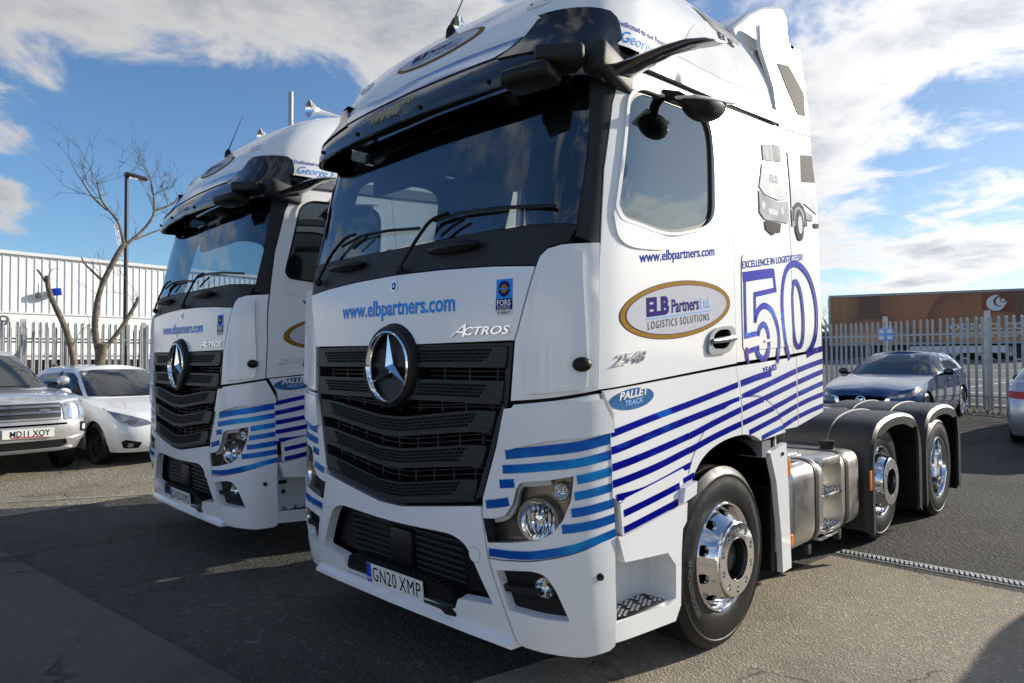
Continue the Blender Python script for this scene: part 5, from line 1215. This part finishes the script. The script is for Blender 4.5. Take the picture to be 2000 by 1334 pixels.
MB().box(-.03, 13.6, -.02, 2.5, .92, 1.03).build('side_rail', 'trim_grey', tr, None); MB().box(2.0, 13.4, .7, 1.8, .6, .92).build('trailer_chassis', 'chassis', tr, None)
MB().box(4.2, 8.9, -.03, .02, .42, .82).build('side_skirt', 'tr_white', tr, None); MB().box(10.9, 13.4, -.03, .02, .5, .9).build('side_skirt', 'tr_white', tr, None)
for x_ in (6.4, 7.7, 9.0):
    for y_ in (.03, 2.1): w_ = MB().lathe([(.28, 0), (.44, -.02), (.50, .03), (.50, .33), (.28, .36)], 24, 'y', (x_, y_, .5)).build('trailer_wheel', 'rubber', tr, 30); MB().lathe([(.0, y_ + .04), (.28, y_ + .02)], 16, 'y', (x_, 0, .5)).build('rim', 'trim_grey', w_, None)
for x_ in (1.9, 2.1): MB().box(x_, x_ + .1, .3, .4, .02, .95).build('landing_leg', 'trim_grey', tr, None)
lg = MB().box(7.75, 9.15, -.014, -.002, 2.68, 3.70).build('logo_panel', 'logo_brown', tr, None)
def disc(cx, cz, r, y, name, m): 
    V = [(cx + r * math.cos(2 * PI * i / 32), y, cz + r * math.sin(2 * PI * i / 32)) for i in range(32)]; return mesh_obj(name, V, [tuple(range(32))], m, lg)
disc(8.40, 3.18, .44, -.016, 'swirl', 'tr_white'); disc(8.58, 3.27, .30, -.018, 'swirl_cut', 'logo_brown'); disc(8.66, 3.25, .255, -.020, 'swirl_inner', 'tr_white'); disc(8.75, 3.36, .17, -.022, 'swirl_eye', 'logo_brown'); disc(8.73, 3.32, .09, -.024, 'swirl_core', 'tr_white')
lettering('ocado.com', 4.2, .52, lambda u, v, d: (6.2 + u, -.014, 1.72 + v), 'tr_white', tr, 'trailer_lettering'); lettering('the online supermarket', 4.6, .26, lambda u, v, d: (6.3 + u, -.014, 1.28 + v), 'tr_white', tr, 'trailer_lettering')
bw = thing('boundary_wall', 'low dark brick boundary wall along the far side of the road behind the trailer', 'wall', (0, 0, 0))
for k_ in range(14): MB().box(-60 + k_ * 6, -54 + k_ * 6 - .06, 56, 56.3, .5, 3.6).build('wall_panel', 'rack_dark', bw, None)
MB().box(-60, 24, 55.9, 56.4, 3.6, 3.75).build('coping', 'kerb_stone', bw, None)
rv = thing('red_lorry', 'red box lorry end just showing behind the cab of the front truck', 'lorry', (-14.6, 36.5, gz(-14, 36.5)), R(20))
MB().rbox(-1.2, 1.2, 0, 5.5, .9, 3.0, .05).build('box_body', 'rust_red', rv, 40); MB().box(-1.1, 1.1, .1, 5.3, .55, .9).build('frame', 'chassis', rv, None)
for x_ in (-1.05, .8):
    for y_ in (1.2, 4.4): MB().lathe([(.25, 0), (.42, -.02), (.46, .03), (.46, .25)], 20, 'x', (x_, y_, .46)).build('lorry_wheel', 'rubber', rv, 30)

# ================================================================== parked cars (nose at local y = 0, facing -y, left side +x)
def car_wheel(root, s, x, y, r, w, spokes, m_rim):
    t = MB().lathe([(r * .66, -.012), (r * .70, .0), (r * .86, .006), (r * .96, -.012), (r, -.03), (r, -w * .45), (r - .006, -w * .46), (r - .006, -w * .54), (r, -w * .55), (r, -w + .03), (r * .9, -w)], 40).build('wheel', 'rubber', root, 30); t.location = (s * x, y, r); t.scale = (s, 1, 1)
    MB().lathe([(r * .68, -.004), (r * .66, -.008), (r * .62, -.04), (r * .60, -w * .8)], 36).build('rim', m_rim, t, 40)
    MB().lathe([(.0, -.075), (r * .62, -.075)], 24).build('brake', 'hole_black', t, None)
    sp = MB()
    for i in range(spokes):
        mt = Matrix.Rotation(2 * PI * i / spokes, 4, 'X'); sp.add([mt @ Vector(p) for p in [(-.012, -.028, .02), (-.012, .028, .02), (-.026, .018, r * .65), (-.026, -.018, r * .65), (-.035, -.028, .02), (-.035, .028, .02), (-.05, .018, r * .65), (-.05, -.018, r * .65)]], [(0, 1, 2, 3), (4, 7, 6, 5), (0, 3, 7, 4), (1, 5, 6, 2)])
    sp.build('spoke', m_rim, t, 40); MB().lathe([(.0, -.006), (.05, -.010), (.055, -.03)], 14).build('centre_cap', m_rim, t, 40)
def build_car(root, P):
    hw, L = P['hw'], P['L']; paint = P['paint']
    B = Shell(P.get('plan') or [(0, 0, 0), (.35, 0, .02), (.62, 0, .075), (.80, 0, .16), (.92, 0, .30), (.985, .02, .52), (1, .08, .55), (1, .5, 0), (1, .92, -.42), (.97, .99, -.28), (.88, 1, -.12), (.65, 1, -.04), (0, 1, 0)],
              [(z, k * hw) for z, k in P['w']], P['f'], [(z, L - d) for z, d in P['r']], .6)
    zt = smtab(P['top']); ztop = lambda s: tabv(zt, B(s, .75).y); N = 70; ss = [B.L * i / N for i in range(N + 1)]
    zs = P['sill']; ra, rw = P['ra'], P['rw']; side = []; y0 = B(0, zs).y
    arch = []
    for yw in P['axles']:
        a0 = math.asin(max(-1, min(1, (zs - rw) / ra)))
        arch += [B.Y(yw - ra * math.cos(a0 + (PI - 2 * a0) * i / 16), max(zs, rw + ra * math.sin(a0 + (PI - 2 * a0) * i / 16))) for i in range(17)]
    bot = [B.Y(y0 + .001, zs)] + [(B.L * .08 * i, zs) for i in range(1, 3) if B.L * .08 * i < arch[0][0] - .05] + arch + [(B.L, zs)]; bot[0] = (0, zs)
    top = [(s, ztop(s)) for s in ss][::-1]
    half = bot + top
    for sg_ in (1, -1):
        patch('body_side', [(sg_ * a, z) for a, z in half][::sg_], B, paint, root, 0, .03, .08)
    for sg_ in (1, -1):
        for yw in P['axles']:
            ring_ = [B.Y(yw - ra * math.cos(t), rw + ra * math.sin(t)) for t in [PI * i / 16 for i in range(17)]]; outer = [B.Y(yw - (ra + .035) * math.cos(t), rw + (ra + .035) * math.sin(t)) for t in [PI * i / 16 for i in range(17)]]
            patch('arch_lip', [(sg_ * a, z) for a, z in ring_ + outer[::-1]], B, P.get('arch_mat', paint), root, .006, .01, .08)
    # bonnet, shoulders and tail deck
    V = []; F = []; n = 14; cr = smtab(P['crown'])
    for s in ss:
        a, b_ = B(-s, ztop(s)), B(s, ztop(s)); c_ = tabv(cr, a.y)
        for j in range(n + 1):
            u = j / n; p = a.lerp(b_, u); p.z += c_ * (1 - (2 * u - 1)**2) * (1 - .35 * (2 * u - 1)**2); V.append(p)
    for i in range(N):
        for j in range(n): F.append((i * (n + 1) + j, i * (n + 1) + j + 1, (i + 1) * (n + 1) + j + 1, (i + 1) * (n + 1) + j))
    mesh_obj('bonnet', V, F, paint, root, 50)
    MB().box(-hw * .80, hw * .80, .45, L - .45, zs - .02, P['top'][2][1] - .12).build('underbody', 'hole_black', root, None)
    # cabin
    Gs = Shell([(0, 0, 0), (.4, 0, .03), (.7, 0, .10), (.88, 0, .20), (.97, .01, .34), (1, .08, .34), (1, .5, 0), (1, .92, -.25), (.96, .99, -.16), (.85, 1, -.08), (.6, 1, -.03), (0, 1, 0)], [(z, k * hw) for z, k in P['gw']], P['gf'], P['gr'], P['gw'][1][0])
    z0, z1 = P['gz']; V = []; F = []; m_ = 12; n2 = 80
    for i in range(m_ + 1):
        z = z0 + (z1 - z0) * i / m_
        for j in range(n2): V.append(Gs(-Gs.L + 2 * Gs.L * j / n2, z))
    for i in range(m_):
        for j in range(n2): F.append((i * n2 + j, i * n2 + (j + 1) % n2, (i + 1) * n2 + (j + 1) % n2, (i + 1) * n2 + j))
    cb = mesh_obj('cabin', V, F, paint, root, 50)
    V = []; F = []; n = 10; M_ = 40
    for i in range(M_ + 1):
        a, b_ = Gs(-Gs.L * i / M_, z1), Gs(Gs.L * i / M_, z1)
        e = math.sin(PI * min(1, max(0, i / M_)))
        for j in range(n + 1):
            u = j / n; p = a.lerp(b_, u); p.z += P['roof_crown'] * (1 - (2 * u - 1)**2) * min(1, 3 * e); V.append(p)
    for i in range(M_):
        for j in range(n): F.append((i * (n + 1) + j, i * (n + 1) + j + 1, (i + 1) * (n + 1) + j + 1, (i + 1) * (n + 1) + j))
    mesh_obj('roof', V, F, P.get('roof_mat', paint), root, 50)
    ws = [Gs.X(*p) for p in P['screen']]; patch('windscreen', rounded(ws, .03), Gs, 'car_glass', root, .004, .01, .08)
    for w_ in P['windows']:
        both('side_window', rounded([Gs.Y(*p) for p in w_], .03), Gs, 'car_glass', root, off=.004, th=.01, step=.08)
    for w_ in P.get('trims', []): both('window_trim', [Gs.Y(*p) for p in w_], Gs, 'black', root, off=.007, th=.01, step=.08)
    if 'rear_window' in P: patch('rear_window', [(Gs.L - a, z) for a, z in P['rear_window']], Gs, 'car_glass', root, .004, .01, .08)
    for (name, pts, m, off, th, mir) in P['front']:
        pts2 = [B.X(x, z) if not isinstance(x, str) else B.Y(float(x), z) for x, z in pts]
        (both if mir else patch)(name, rounded(pts2, .02), B, m, root, off=off, th=th, step=.05)
    for (name, pts, m, off, th) in P.get('side', []): both(name, [B.Y(*p) for p in pts], B, m, root, off=off, th=th, step=.08)
    for (name, pts, m, off, th) in P.get('back', []):
        for sg_ in (1, -1): patch(name, rounded([(sg_ * (B.L - a), z) for a, z in pts], .03), B, m, root, off, th, .06)
    for s in (1, -1):
        for yw in P['axles']: car_wheel(root, s, hw - P.get('tuck', .02), yw, rw, .20, P.get('spokes', 5), P.get('rim', 'trim_grey'))
        mx_, my_, mz_ = P['mirror']; mo = MB().sphere((s * mx_, my_, mz_), (.10, .07, .075), 14, 10).build('wing_mirror', P.get('mirror_mat', paint), root, 60); MB().tube([(s * (mx_ - .2), my_ + .02, mz_ - .06), (s * mx_, my_, mz_ - .03)], .025, 6).build('mirror_stalk', 'black', mo, 50)
    return B, Gs
def car_plate(root, B, x0, z0, txt, w=.52, h=.111, off=.03, share=.78):
    y = B.at(*B.X(0, z0 + h / 2), off).y
    f = lambda u, v, d: Vector((x0 - w / 2 + u, y - d, z0 + v))
    p = mesh_obj('number_plate', [f(0, 0, 0), f(w, 0, 0), f(w, h, 0), f(0, h, 0), f(0, 0, -.02), f(w, 0, -.02), f(w, h, -.02), f(0, h, -.02)], [(0, 1, 2, 3), (0, 4, 5, 1), (1, 5, 6, 2), (2, 6, 7, 3), (3, 7, 4, 0)], 'plate_white', root)
    lettering(txt, w * share, h * .66, lambda u, v, d: f(w * .14 + u, h * .18 + v, .002), 'ink', p, bold=.015); return p, f
# white hatchback
PA = dict(hw=.87, L=3.97, paint='car_white', sill=.20, ra=.345, rw=.31, axles=(.80, 3.29), spokes=9, rim='post_dark',
    w=[(.18, .93), (.35, .985), (.6, 1.0), (.85, .97), (1.1, .93)], f=[(.18, .10), (.30, .02), (.45, .0), (.60, .03), (.75, .16), (.9, .34), (1.1, .5)], r=[(.18, .12), (.4, .0), (.7, .02), (1.1, .12)],
    top=[(.0, .70), (.25, .76), (.7, .87), (1.15, .965), (2.0, 1.0), (3.2, 1.06), (3.97, 1.08)], crown=[(0, .0), (.3, .05), (.9, .055), (1.4, .03), (4, .03)],
    gz=(.93, 1.43), gw=[(.9, .965), (1.0, .945), (1.2, .85), (1.35, .755), (1.43, .68)], gf=[(.9, 1.02), (1.0, 1.16), (1.2, 1.50), (1.35, 1.80), (1.43, 2.02)], gr=[(.9, 3.90), (1.1, 3.82), (1.3, 3.66), (1.43, 3.46)], roof_crown=.055,
    screen=[(-.72, 1.0), (-.4, .985), (0, .98), (.4, .985), (.72, 1.0), (.545, 1.385), (.3, 1.405), (-.3, 1.405), (-.545, 1.385)],
    windows=[[(1.62, 1.03), (2.42, 1.05), (2.42, 1.37), (2.10, 1.355), (1.85, 1.26)], [(2.50, 1.055), (3.20, 1.09), (3.28, 1.20), (3.18, 1.33), (2.50, 1.37)], [(3.26, 1.10), (3.50, 1.17), (3.36, 1.31), (3.32, 1.22)]], trims=[[(2.425, 1.04), (2.495, 1.045), (2.495, 1.38), (2.425, 1.38)], [(1.42, 1.005), (1.60, 1.02), (1.80, 1.22)]],
    front=[('headlamp', [(.36, .605), (.56, .585), (.74, .64), ('.44', .755), ('.66', .855), (.80, .83), (.58, .73), (.40, .655)], 'headlight', .008, .02, True), ('lamp_reflector', [(.55, .62), (.64, .61), (.68, .66), (.60, .69)], 'grey_plastic', .011, .004, True),
           ('grille', [(-.36, .545), (0, .555), (.36, .545), (.29, .40), (-.29, .40)], 'hole_black', .006, .01, False), ('grille_slat', [(-.35, .530), (.35, .530), (.345, .515), (-.345, .515)], 'trim_grey', .016, .01, False), ('grille_slat', [(-.335, .495), (.335, .495), (.33, .48), (-.33, .48)], 'trim_grey', .016, .01, False), ('grille_slat', [(-.32, .46), (.32, .46), (.315, .445), (-.315, .445)], 'trim_grey', .016, .01, False), ('grille_slat', [(-.305, .428), (.305, .428), (.30, .413), (-.30, .413)], 'trim_grey', .016, .01, False),
           ('lower_grille', [(-.38, .275), (.38, .275), (.36, .235), (-.36, .235)], 'hole_black', .006, .01, False), ('fog_housing', [(.50, .345), (.70, .395), (.735, .36), (.70, .27), (.54, .265)], 'black', .006, .01, True), ('fog_lamp', [(.60, .335), (.66, .345), (.665, .29), (.605, .285)], 'trim_grey', .012, .006, True)],
    side=[('door_seam', [(1.30, .35), (1.312, .35), (1.312, .95), (1.30, .95)], 'grey_plastic', .002, 0), ('door_seam', [(2.46, .33), (2.472, .33), (2.472, 1.0), (2.46, 1.0)], 'grey_plastic', .002, 0), ('door_handle', [(2.25, .83), (2.40, .84), (2.40, .86), (2.25, .85)], 'car_white', .025, .02)], mirror=(.97, 1.55, 1.06))
c1 = thing('hatchback_car', 'small white hatchback parked by the left fence beside the rear truck', 'car', (-7.95, 1.72, gz(-8.8, 1.5)), R(99), 'parked cars')
B, Gs = build_car(c1, PA); p_, f_ = car_plate(c1, B, 0, .295, 'L', off=.025, share=.075); mesh_obj('plate_band', [f_(0, 0, .001), f_(.045, 0, .001), f_(.045, .111, .001), f_(0, .111, .001)], [(0, 1, 2, 3)], 'plate_blue', p_)
MB().tube([(0, 2.1, 1.47), (0, 2.22, 1.62)], [.006, .003], 5).build('roof_aerial', 'black', c1, 50); MB().tube([(-.5, 1.12, 1.005), (0, 1.0, 1.02), (.55, 1.05, 1.03)], .009, 5).build('wiper', 'black', c1, 50)
# silver off-roader
SP = [(0, 0, 0), (.45, 0, .02), (.72, 0, .06), (.86, 0, .12), (.95, 0, .24), (.99, .02, .38), (1, .06, .45), (1, .5, 0), (1, .94, -.35), (.98, .99, -.2), (.9, 1, -.08), (.65, 1, -.03), (0, 1, 0)]
PS = dict(hw=.95, L=4.5, paint='car_silver', plan=SP, sill=.34, ra=.42, rw=.365, axles=(.92, 3.58), spokes=7, rim='trim_grey', arch_mat='car_silver',
    w=[(.3, .93), (.5, .985), (.8, 1.0), (1.05, .97), (1.3, .94)], f=[(.3, .14), (.42, .06), (.55, .0), (.75, .01), (.9, .05), (1.02, .10), (1.1, .2), (1.3, .4)], r=[(.3, .12), (.6, .0), (1.0, .03), (1.3, .08)],
    top=[(.0, 1.0), (.12, 1.04), (.7, 1.09), (1.3, 1.13), (2.2, 1.14), (3.5, 1.17), (4.5, 1.18)], crown=[(0, .0), (.15, .035), (.9, .05), (1.5, .02), (5, .02)],
    gz=(1.08, 1.70), gw=[(1.05, .96), (1.15, .94), (1.4, .84), (1.6, .74), (1.70, .68)], gf=[(1.05, 1.15), (1.2, 1.44), (1.4, 1.82), (1.6, 2.22), (1.70, 2.45)], gr=[(1.05, 4.42), (1.3, 4.36), (1.6, 4.25), (1.70, 4.12)], roof_crown=.05,
    screen=[(-.82, 1.16), (0, 1.14), (.82, 1.16), (.62, 1.63), (0, 1.66), (-.62, 1.63)], windows=[[(1.78, 1.20), (2.6, 1.21), (2.6, 1.61), (2.42, 1.60)], [(2.68, 1.21), (3.5, 1.22), (3.5, 1.60), (2.68, 1.61)], [(3.58, 1.24), (4.15, 1.26), (4.05, 1.58), (3.58, 1.60)]],
    front=[('headlamp', [(.60, .755), (.80, .75), ('.34', .775), ('.42', .95), (.86, 1.0), (.66, 1.0), (.58, .97)], 'headlight', .008, .03, True), ('lamp_reflector', [(.65, .79), (.76, .79), (.77, .93), (.66, .94)], 'chrome', .011, .004, True), ('lamp_reflector', [(.80, .80), ('.22', .82), ('.22', .92), (.81, .94)], 'chrome', .011, .004, True),
           ('grille', [(-.57, .985), (.57, .985), (.56, .79), (-.56, .79)], 'grille_black', .008, .01, False), ('grille_frame', [(-.57, .79), (.57, .79), (.56, .765), (-.56, .765)], 'trim_grey', .018, .02, False), ('grille_bar', [(-.55, .955), (.55, .955), (.55, .925), (-.55, .925)], 'silver_badge', .024, .02, False), ('grille_bar', [(-.55, .875), (.55, .875), (.55, .845), (-.55, .845)], 'silver_badge', .024, .02, False), ('grille_badge', [(.30, .895), (.36, .905), (.42, .895), (.42, .865), (.36, .855), (.30, .865)], 'chrome', .032, .02, False),
           ('bumper_groove', [(-.66, .715), (.64, .715), (.64, .69), (-.66, .69)], 'hole_black', .004, .01, False), ('plate_panel', [(-.64, .685), (.62, .685), (.60, .50), (-.62, .50)], 'car_silver', .015, .02, False), ('lower_intake', [(-.72, .49), (.70, .49), (.60, .385), (-.62, .385)], 'grille_black', .006, .01, False), ('skid_plate', [(-.75, .38), (.75, .38), (.6, .345), (-.6, .345)], 'trim_grey', .02, .03, False),
           ('fog_housing', [(.82, .71), ('.20', .70), ('.20', .58), (.82, .585)], 'black', .010, .01, True), ('fog_lamp', [(.835, .675), (.885, .675), (.885, .605), (.835, .605)], 'lens_white', .018, .01, True), ('side_reflector', [('.28', .745), ('.36', .75), ('.36', .73), ('.28', .725)], 'black', .01, .01, True), ('bumper_blade', [(.62, .50), (.80, .52), ('.28', .56), ('.28', .53), (.80, .47), (.66, .40)], 'car_silver', .02, .03, True)],
    side=[('door_seam', [(1.42, .5), (1.432, .5), (1.432, 1.1), (1.42, 1.1)], 'grey_plastic', .002, 0)], mirror=(1.08, 1.75, 1.25))
c2 = thing('off_road_car', 'silver off-road car cut off by the left picture edge, plate MD11 XOY', 'car', (-7.8, -.39, gz(-8.6, -.5)), R(94), 'parked cars')
B2, G2 = build_car(c2, PS); p_, f_ = car_plate(c2, B2, .17, .545, 'MD11 XOY', .58, .118, .03); mesh_obj('plate_strip', [f_(.09, .004, .001), f_(.46, .004, .001), f_(.46, .018, .001), f_(.09, .018, .001)], [(0, 1, 2, 3)], 'red', p_)
lettering('LAND ROVER', 1.30, .042, lambda u, v, d: (-.66 + u, .135 + v * .9 + .03 * ((u - .66) / .66)**2, 1.075 + v * .12 - .018 * ((u - .66) / .66)**2), 'grey_plastic', c2, 'bonnet_lettering', bold=.02, space=1.5)
MB().tube([(-.6, 1.25, 1.17), (-.1, 1.16, 1.185), (.5, 1.2, 1.20)], .01, 5).build('wiper', 'black', c2, 50)
# blue hatchback behind the fenders
mat('car_stripe', (.03, .03, .12), .3, coat=1.0)
PM = dict(hw=.90, L=4.46, paint='car_blue', sill=.20, ra=.37, rw=.335, axles=(.92, 3.62), spokes=10, rim='polished_alu', roof_mat='car_blue', mirror_mat='gloss_black',
    w=[(.18, .93), (.35, .985), (.6, 1.0), (.85, .965), (1.1, .93)], f=[(.18, .16), (.30, .06), (.45, .0), (.62, .02), (.72, .10), (.85, .30), (1.1, .5)], r=[(.18, .12), (.4, .0), (.8, .03), (1.1, .14)],
    top=[(.0, .68), (.25, .74), (.8, .86), (1.5, .965), (2.4, .985), (3.6, 1.04), (4.46, 1.06)], crown=[(0, .0), (.3, .05), (1.0, .06), (1.7, .03), (5, .02)],
    gz=(.92, 1.39), gw=[(.9, .955), (1.0, .93), (1.2, .825), (1.32, .745), (1.39, .68)], gf=[(.9, 1.42), (1.0, 1.60), (1.2, 2.0), (1.32, 2.28), (1.39, 2.5)], gr=[(.9, 4.38), (1.1, 4.2), (1.3, 3.85), (1.39, 3.55)], roof_crown=.05,
    screen=[(-.72, .985), (0, .965), (.72, .985), (.55, 1.34), (0, 1.365), (-.55, 1.34)], windows=[[(2.05, 1.015), (2.72, 1.03), (2.72, 1.34), (2.50, 1.33), (2.25, 1.22)], [(2.78, 1.03), (3.45, 1.06), (3.62, 1.14), (3.3, 1.29), (2.78, 1.34)]], trims=[[(1.78, .995), (2.02, 1.01), (2.2, 1.19)]],
    front=[('headlamp', [(.44, .60), (.62, .585), (.78, .62), ('.50', .70), ('.72', .775), (.83, .755), (.66, .675), (.46, .63)], 'lamp_inner', .006, .02, True), ('lamp_lens', [(.60, .612), (.70, .625), (.70, .665), (.60, .65)], 'chrome', .012, .006, True), ('running_lamp', [(.47, .615), (.57, .603), (.575, .615), (.48, .628)], 'lens_white', .010, .004, True),
           ('grille', [(-.44, .62), (0, .645), (.44, .62), (.40, .46), (.20, .385), (-.20, .385), (-.40, .46)], 'hole_black', .006, .01, False), ('grille_wing', [(-.50, .60), (-.42, .60), (-.36, .44), (-.18, .37), (.18, .37), (.36, .44), (.42, .60), (.50, .60), (.42, .425), (.20, .345), (-.20, .345), (-.42, .425)], 'chrome', .010, .01, False),
           ('lower_intake', [(-.5, .32), (.5, .32), (.45, .235), (-.45, .235)], 'hole_black', .006, .01, False), ('fog_housing', [(.58, .36), (.78, .40), (.78, .30), (.62, .285)], 'black', .006, .01, True), ('maker_ring', circ((0, .565), .085, .068, 24), 'chrome', .016, .006, False), ('maker_core', circ((0, .565), .070, .054, 24), 'hole_black', .020, .004, False), ('maker_wing', [(-.062, .595), (-.03, .59), (0, .555), (.03, .59), (.062, .595), (.05, .57), (0, .535), (-.05, .57)], 'chrome', .024, .004, False)],
    side=[('door_seam', [(1.62, .35), (1.632, .35), (1.632, .95), (1.62, .95)], 'hole_black', .002, 0), ('door_seam', [(2.75, .33), (2.762, .33), (2.762, .98), (2.75, .98)], 'hole_black', .002, 0), ('door_handle', [(2.52, .83), (2.68, .84), (2.68, .865), (2.52, .855)], 'car_blue', .025, .02), ('door_handle', [(3.35, .86), (3.5, .87), (3.5, .895), (3.35, .885)], 'car_blue', .025, .02)], mirror=(1.0, 2.0, 1.03),
    back=[('tail_lamp', [(.45, .78), (.95, .82), (.95, .92), (.5, .90)], 'red', .012, .03)], rear_window=[(-.62, 1.03), (.62, 1.03), (.5, 1.27), (-.5, 1.27)])
c3 = thing('blue_car', 'metallic blue hatchback parked behind the rear fenders of the front truck', 'car', (-1.37, 11.62, gz(-1.4, 13.5)), 0, 'parked cars')
c3.rotation_euler = (R(1.6), 0, 0); B3, G3 = build_car(c3, PM); p_, f_ = car_plate(c3, B3, 0, .445, 'LB18', off=.03, share=.40); mesh_obj('plate_band', [f_(0, 0, .001), f_(.045, 0, .001), f_(.045, .111, .001), f_(0, .111, .001)], [(0, 1, 2, 3)], 'plate_blue', p_)
c3.location.z = gz(-1.4, 12.4) + .06; c3.rotation_euler = (R(1.0), 0, 0)
PG = dict(PM); PG.update(paint='car_grey', roof_mat='car_grey', hw=.88)
c4 = thing('grey_car', 'silver grey car at the right picture edge seen from its rear corner', 'car', (1.74, 15.75, gz(1.9, 13) ), R(180), 'parked cars'); build_car(c4, PG); c4.rotation_euler = (R(-1.2), 0, R(180))
# added copy of the off-road car, unseen, placed to cast the right foreground shadow
c5 = copy_tree(c2); c5.location = (4.62, 2.75, .01); c5.rotation_euler = (0, 0, 0); c5['label'] = 'added silver off-road car, unseen past the right edge, casting the foreground shadow'
for ch in list(c5.children):
    if ch.name.startswith(('number_plate', 'bonnet_lettering')):
        for g_ in list(ch.children): D.objects.remove(g_)
        D.objects.remove(ch)

# ================================================================== across the yard, behind the camera: seen only mirrored in paint and glass
mat('brick_wall', (.34, .30, .27), .8, var=.12, vscale=3)
iu = thing('industrial_unit', 'pale industrial unit across the yard, mirrored in the truck fronts', 'building', (-34, -30, 0), 0)
MB().box(0, 62, -14, 0, 0, 5.6).build('wall', 'cladding', iu, None); MB().box(-.1, 62.1, -14.1, .1, 5.6, 5.9).build('parapet', 'trim_grey', iu, None); MB().box(-.02, 62.02, -.05, .04, 0, 1.1).build('plinth', 'brick_wall', iu, None)
for k_ in range(10):
    x_ = 2.5 + k_ * 6.0; wn = MB().box(x_, x_ + 2.6, .02, .07, 2.2, 3.7).build('window', 'car_glass', iu, None); MB().box(x_ - .08, x_ + 2.68, .0, .05, 2.12, 3.78).build('frame', 'trim_grey', wn, None)
    if k_ % 3 == 1: MB().box(x_ + 3.2, x_ + 5.4, .02, .08, 0, 3.6).build('shutter_door', 'galv_dark', iu, None)
for k_, (x_, y_) in enumerate(((-9.5, -9.5), (-14.5, -13.0))):
    limbs = [([(0, 0, 0), (.1, .05, 1.6), (.0, .1, 3.2)], .15, .10)] + [([(0, .1, 1.7 + .3 * j), (.7 * math.cos(j * 2.1), .7 * math.sin(j * 2.1), 3.0 + .35 * j), (1.3 * math.cos(j * 2.1), 1.3 * math.sin(j * 2.1), 4.3 + .35 * j)], .06, .02) for j in range(7)]
    tree(['bare tree across the yard mirrored in the windscreens, nearer of two', 'bare tree across the yard mirrored in the windscreens, farther of two'][k_], (x_, y_, 0), limbs, 70 + k_, {j: 6 for j in range(8)}, 1.51, 'bare trees across the yard')
# scrubby weeds and moss along the foot of the fences
wd = MB(); rw_ = random.Random(4)
for k_ in range(420):
    if k_ < 260: t_ = rw_.random(); x_, y_ = -5.2 + 8.2 * t_ + rw_.gauss(0, .08), 18.4 - 3.5 * t_ - abs(rw_.gauss(.12, .16))
    else: x_, y_ = -14.55 + abs(rw_.gauss(0, .15)), rw_.uniform(-1.5, 7)
    z_ = gz(x_, y_); h_ = rw_.uniform(.04, .20); a_ = rw_.uniform(0, 6.28); w_ = .012
    wd.add([(x_ - w_ * math.cos(a_), y_ - w_ * math.sin(a_), z_), (x_ + w_ * math.cos(a_), y_ + w_ * math.sin(a_), z_), (x_ + rw_.gauss(0, .05), y_ + rw_.gauss(0, .05), z_ + h_)], [(0, 1, 2)])
wo_ = wd.build('weeds', 'moss', None, None); wo_['kind'] = 'stuff'; tag(wo_, 'low scrubby weeds along the foot of the palisade fences', 'weeds')
T1 = thing('tractor_truck', 'large white tractor truck in front with blue stripes and GN20 XMP plate', 'truck', (0, 0, 0), 0, 'white tractor trucks parked side by side')
build_truck(T1); decals(T1)
T2 = copy_tree(T1)
T2['label'] = 'white tractor truck standing behind and left of the nearest one, plate GN20 XMS'; T2.location = (-3.39, .082, 0); T2.rotation_euler = (0, 0, -.0327)
number_plate(T1, 'GN20 XMP'); number_plate(T2, 'GN20 XMS')
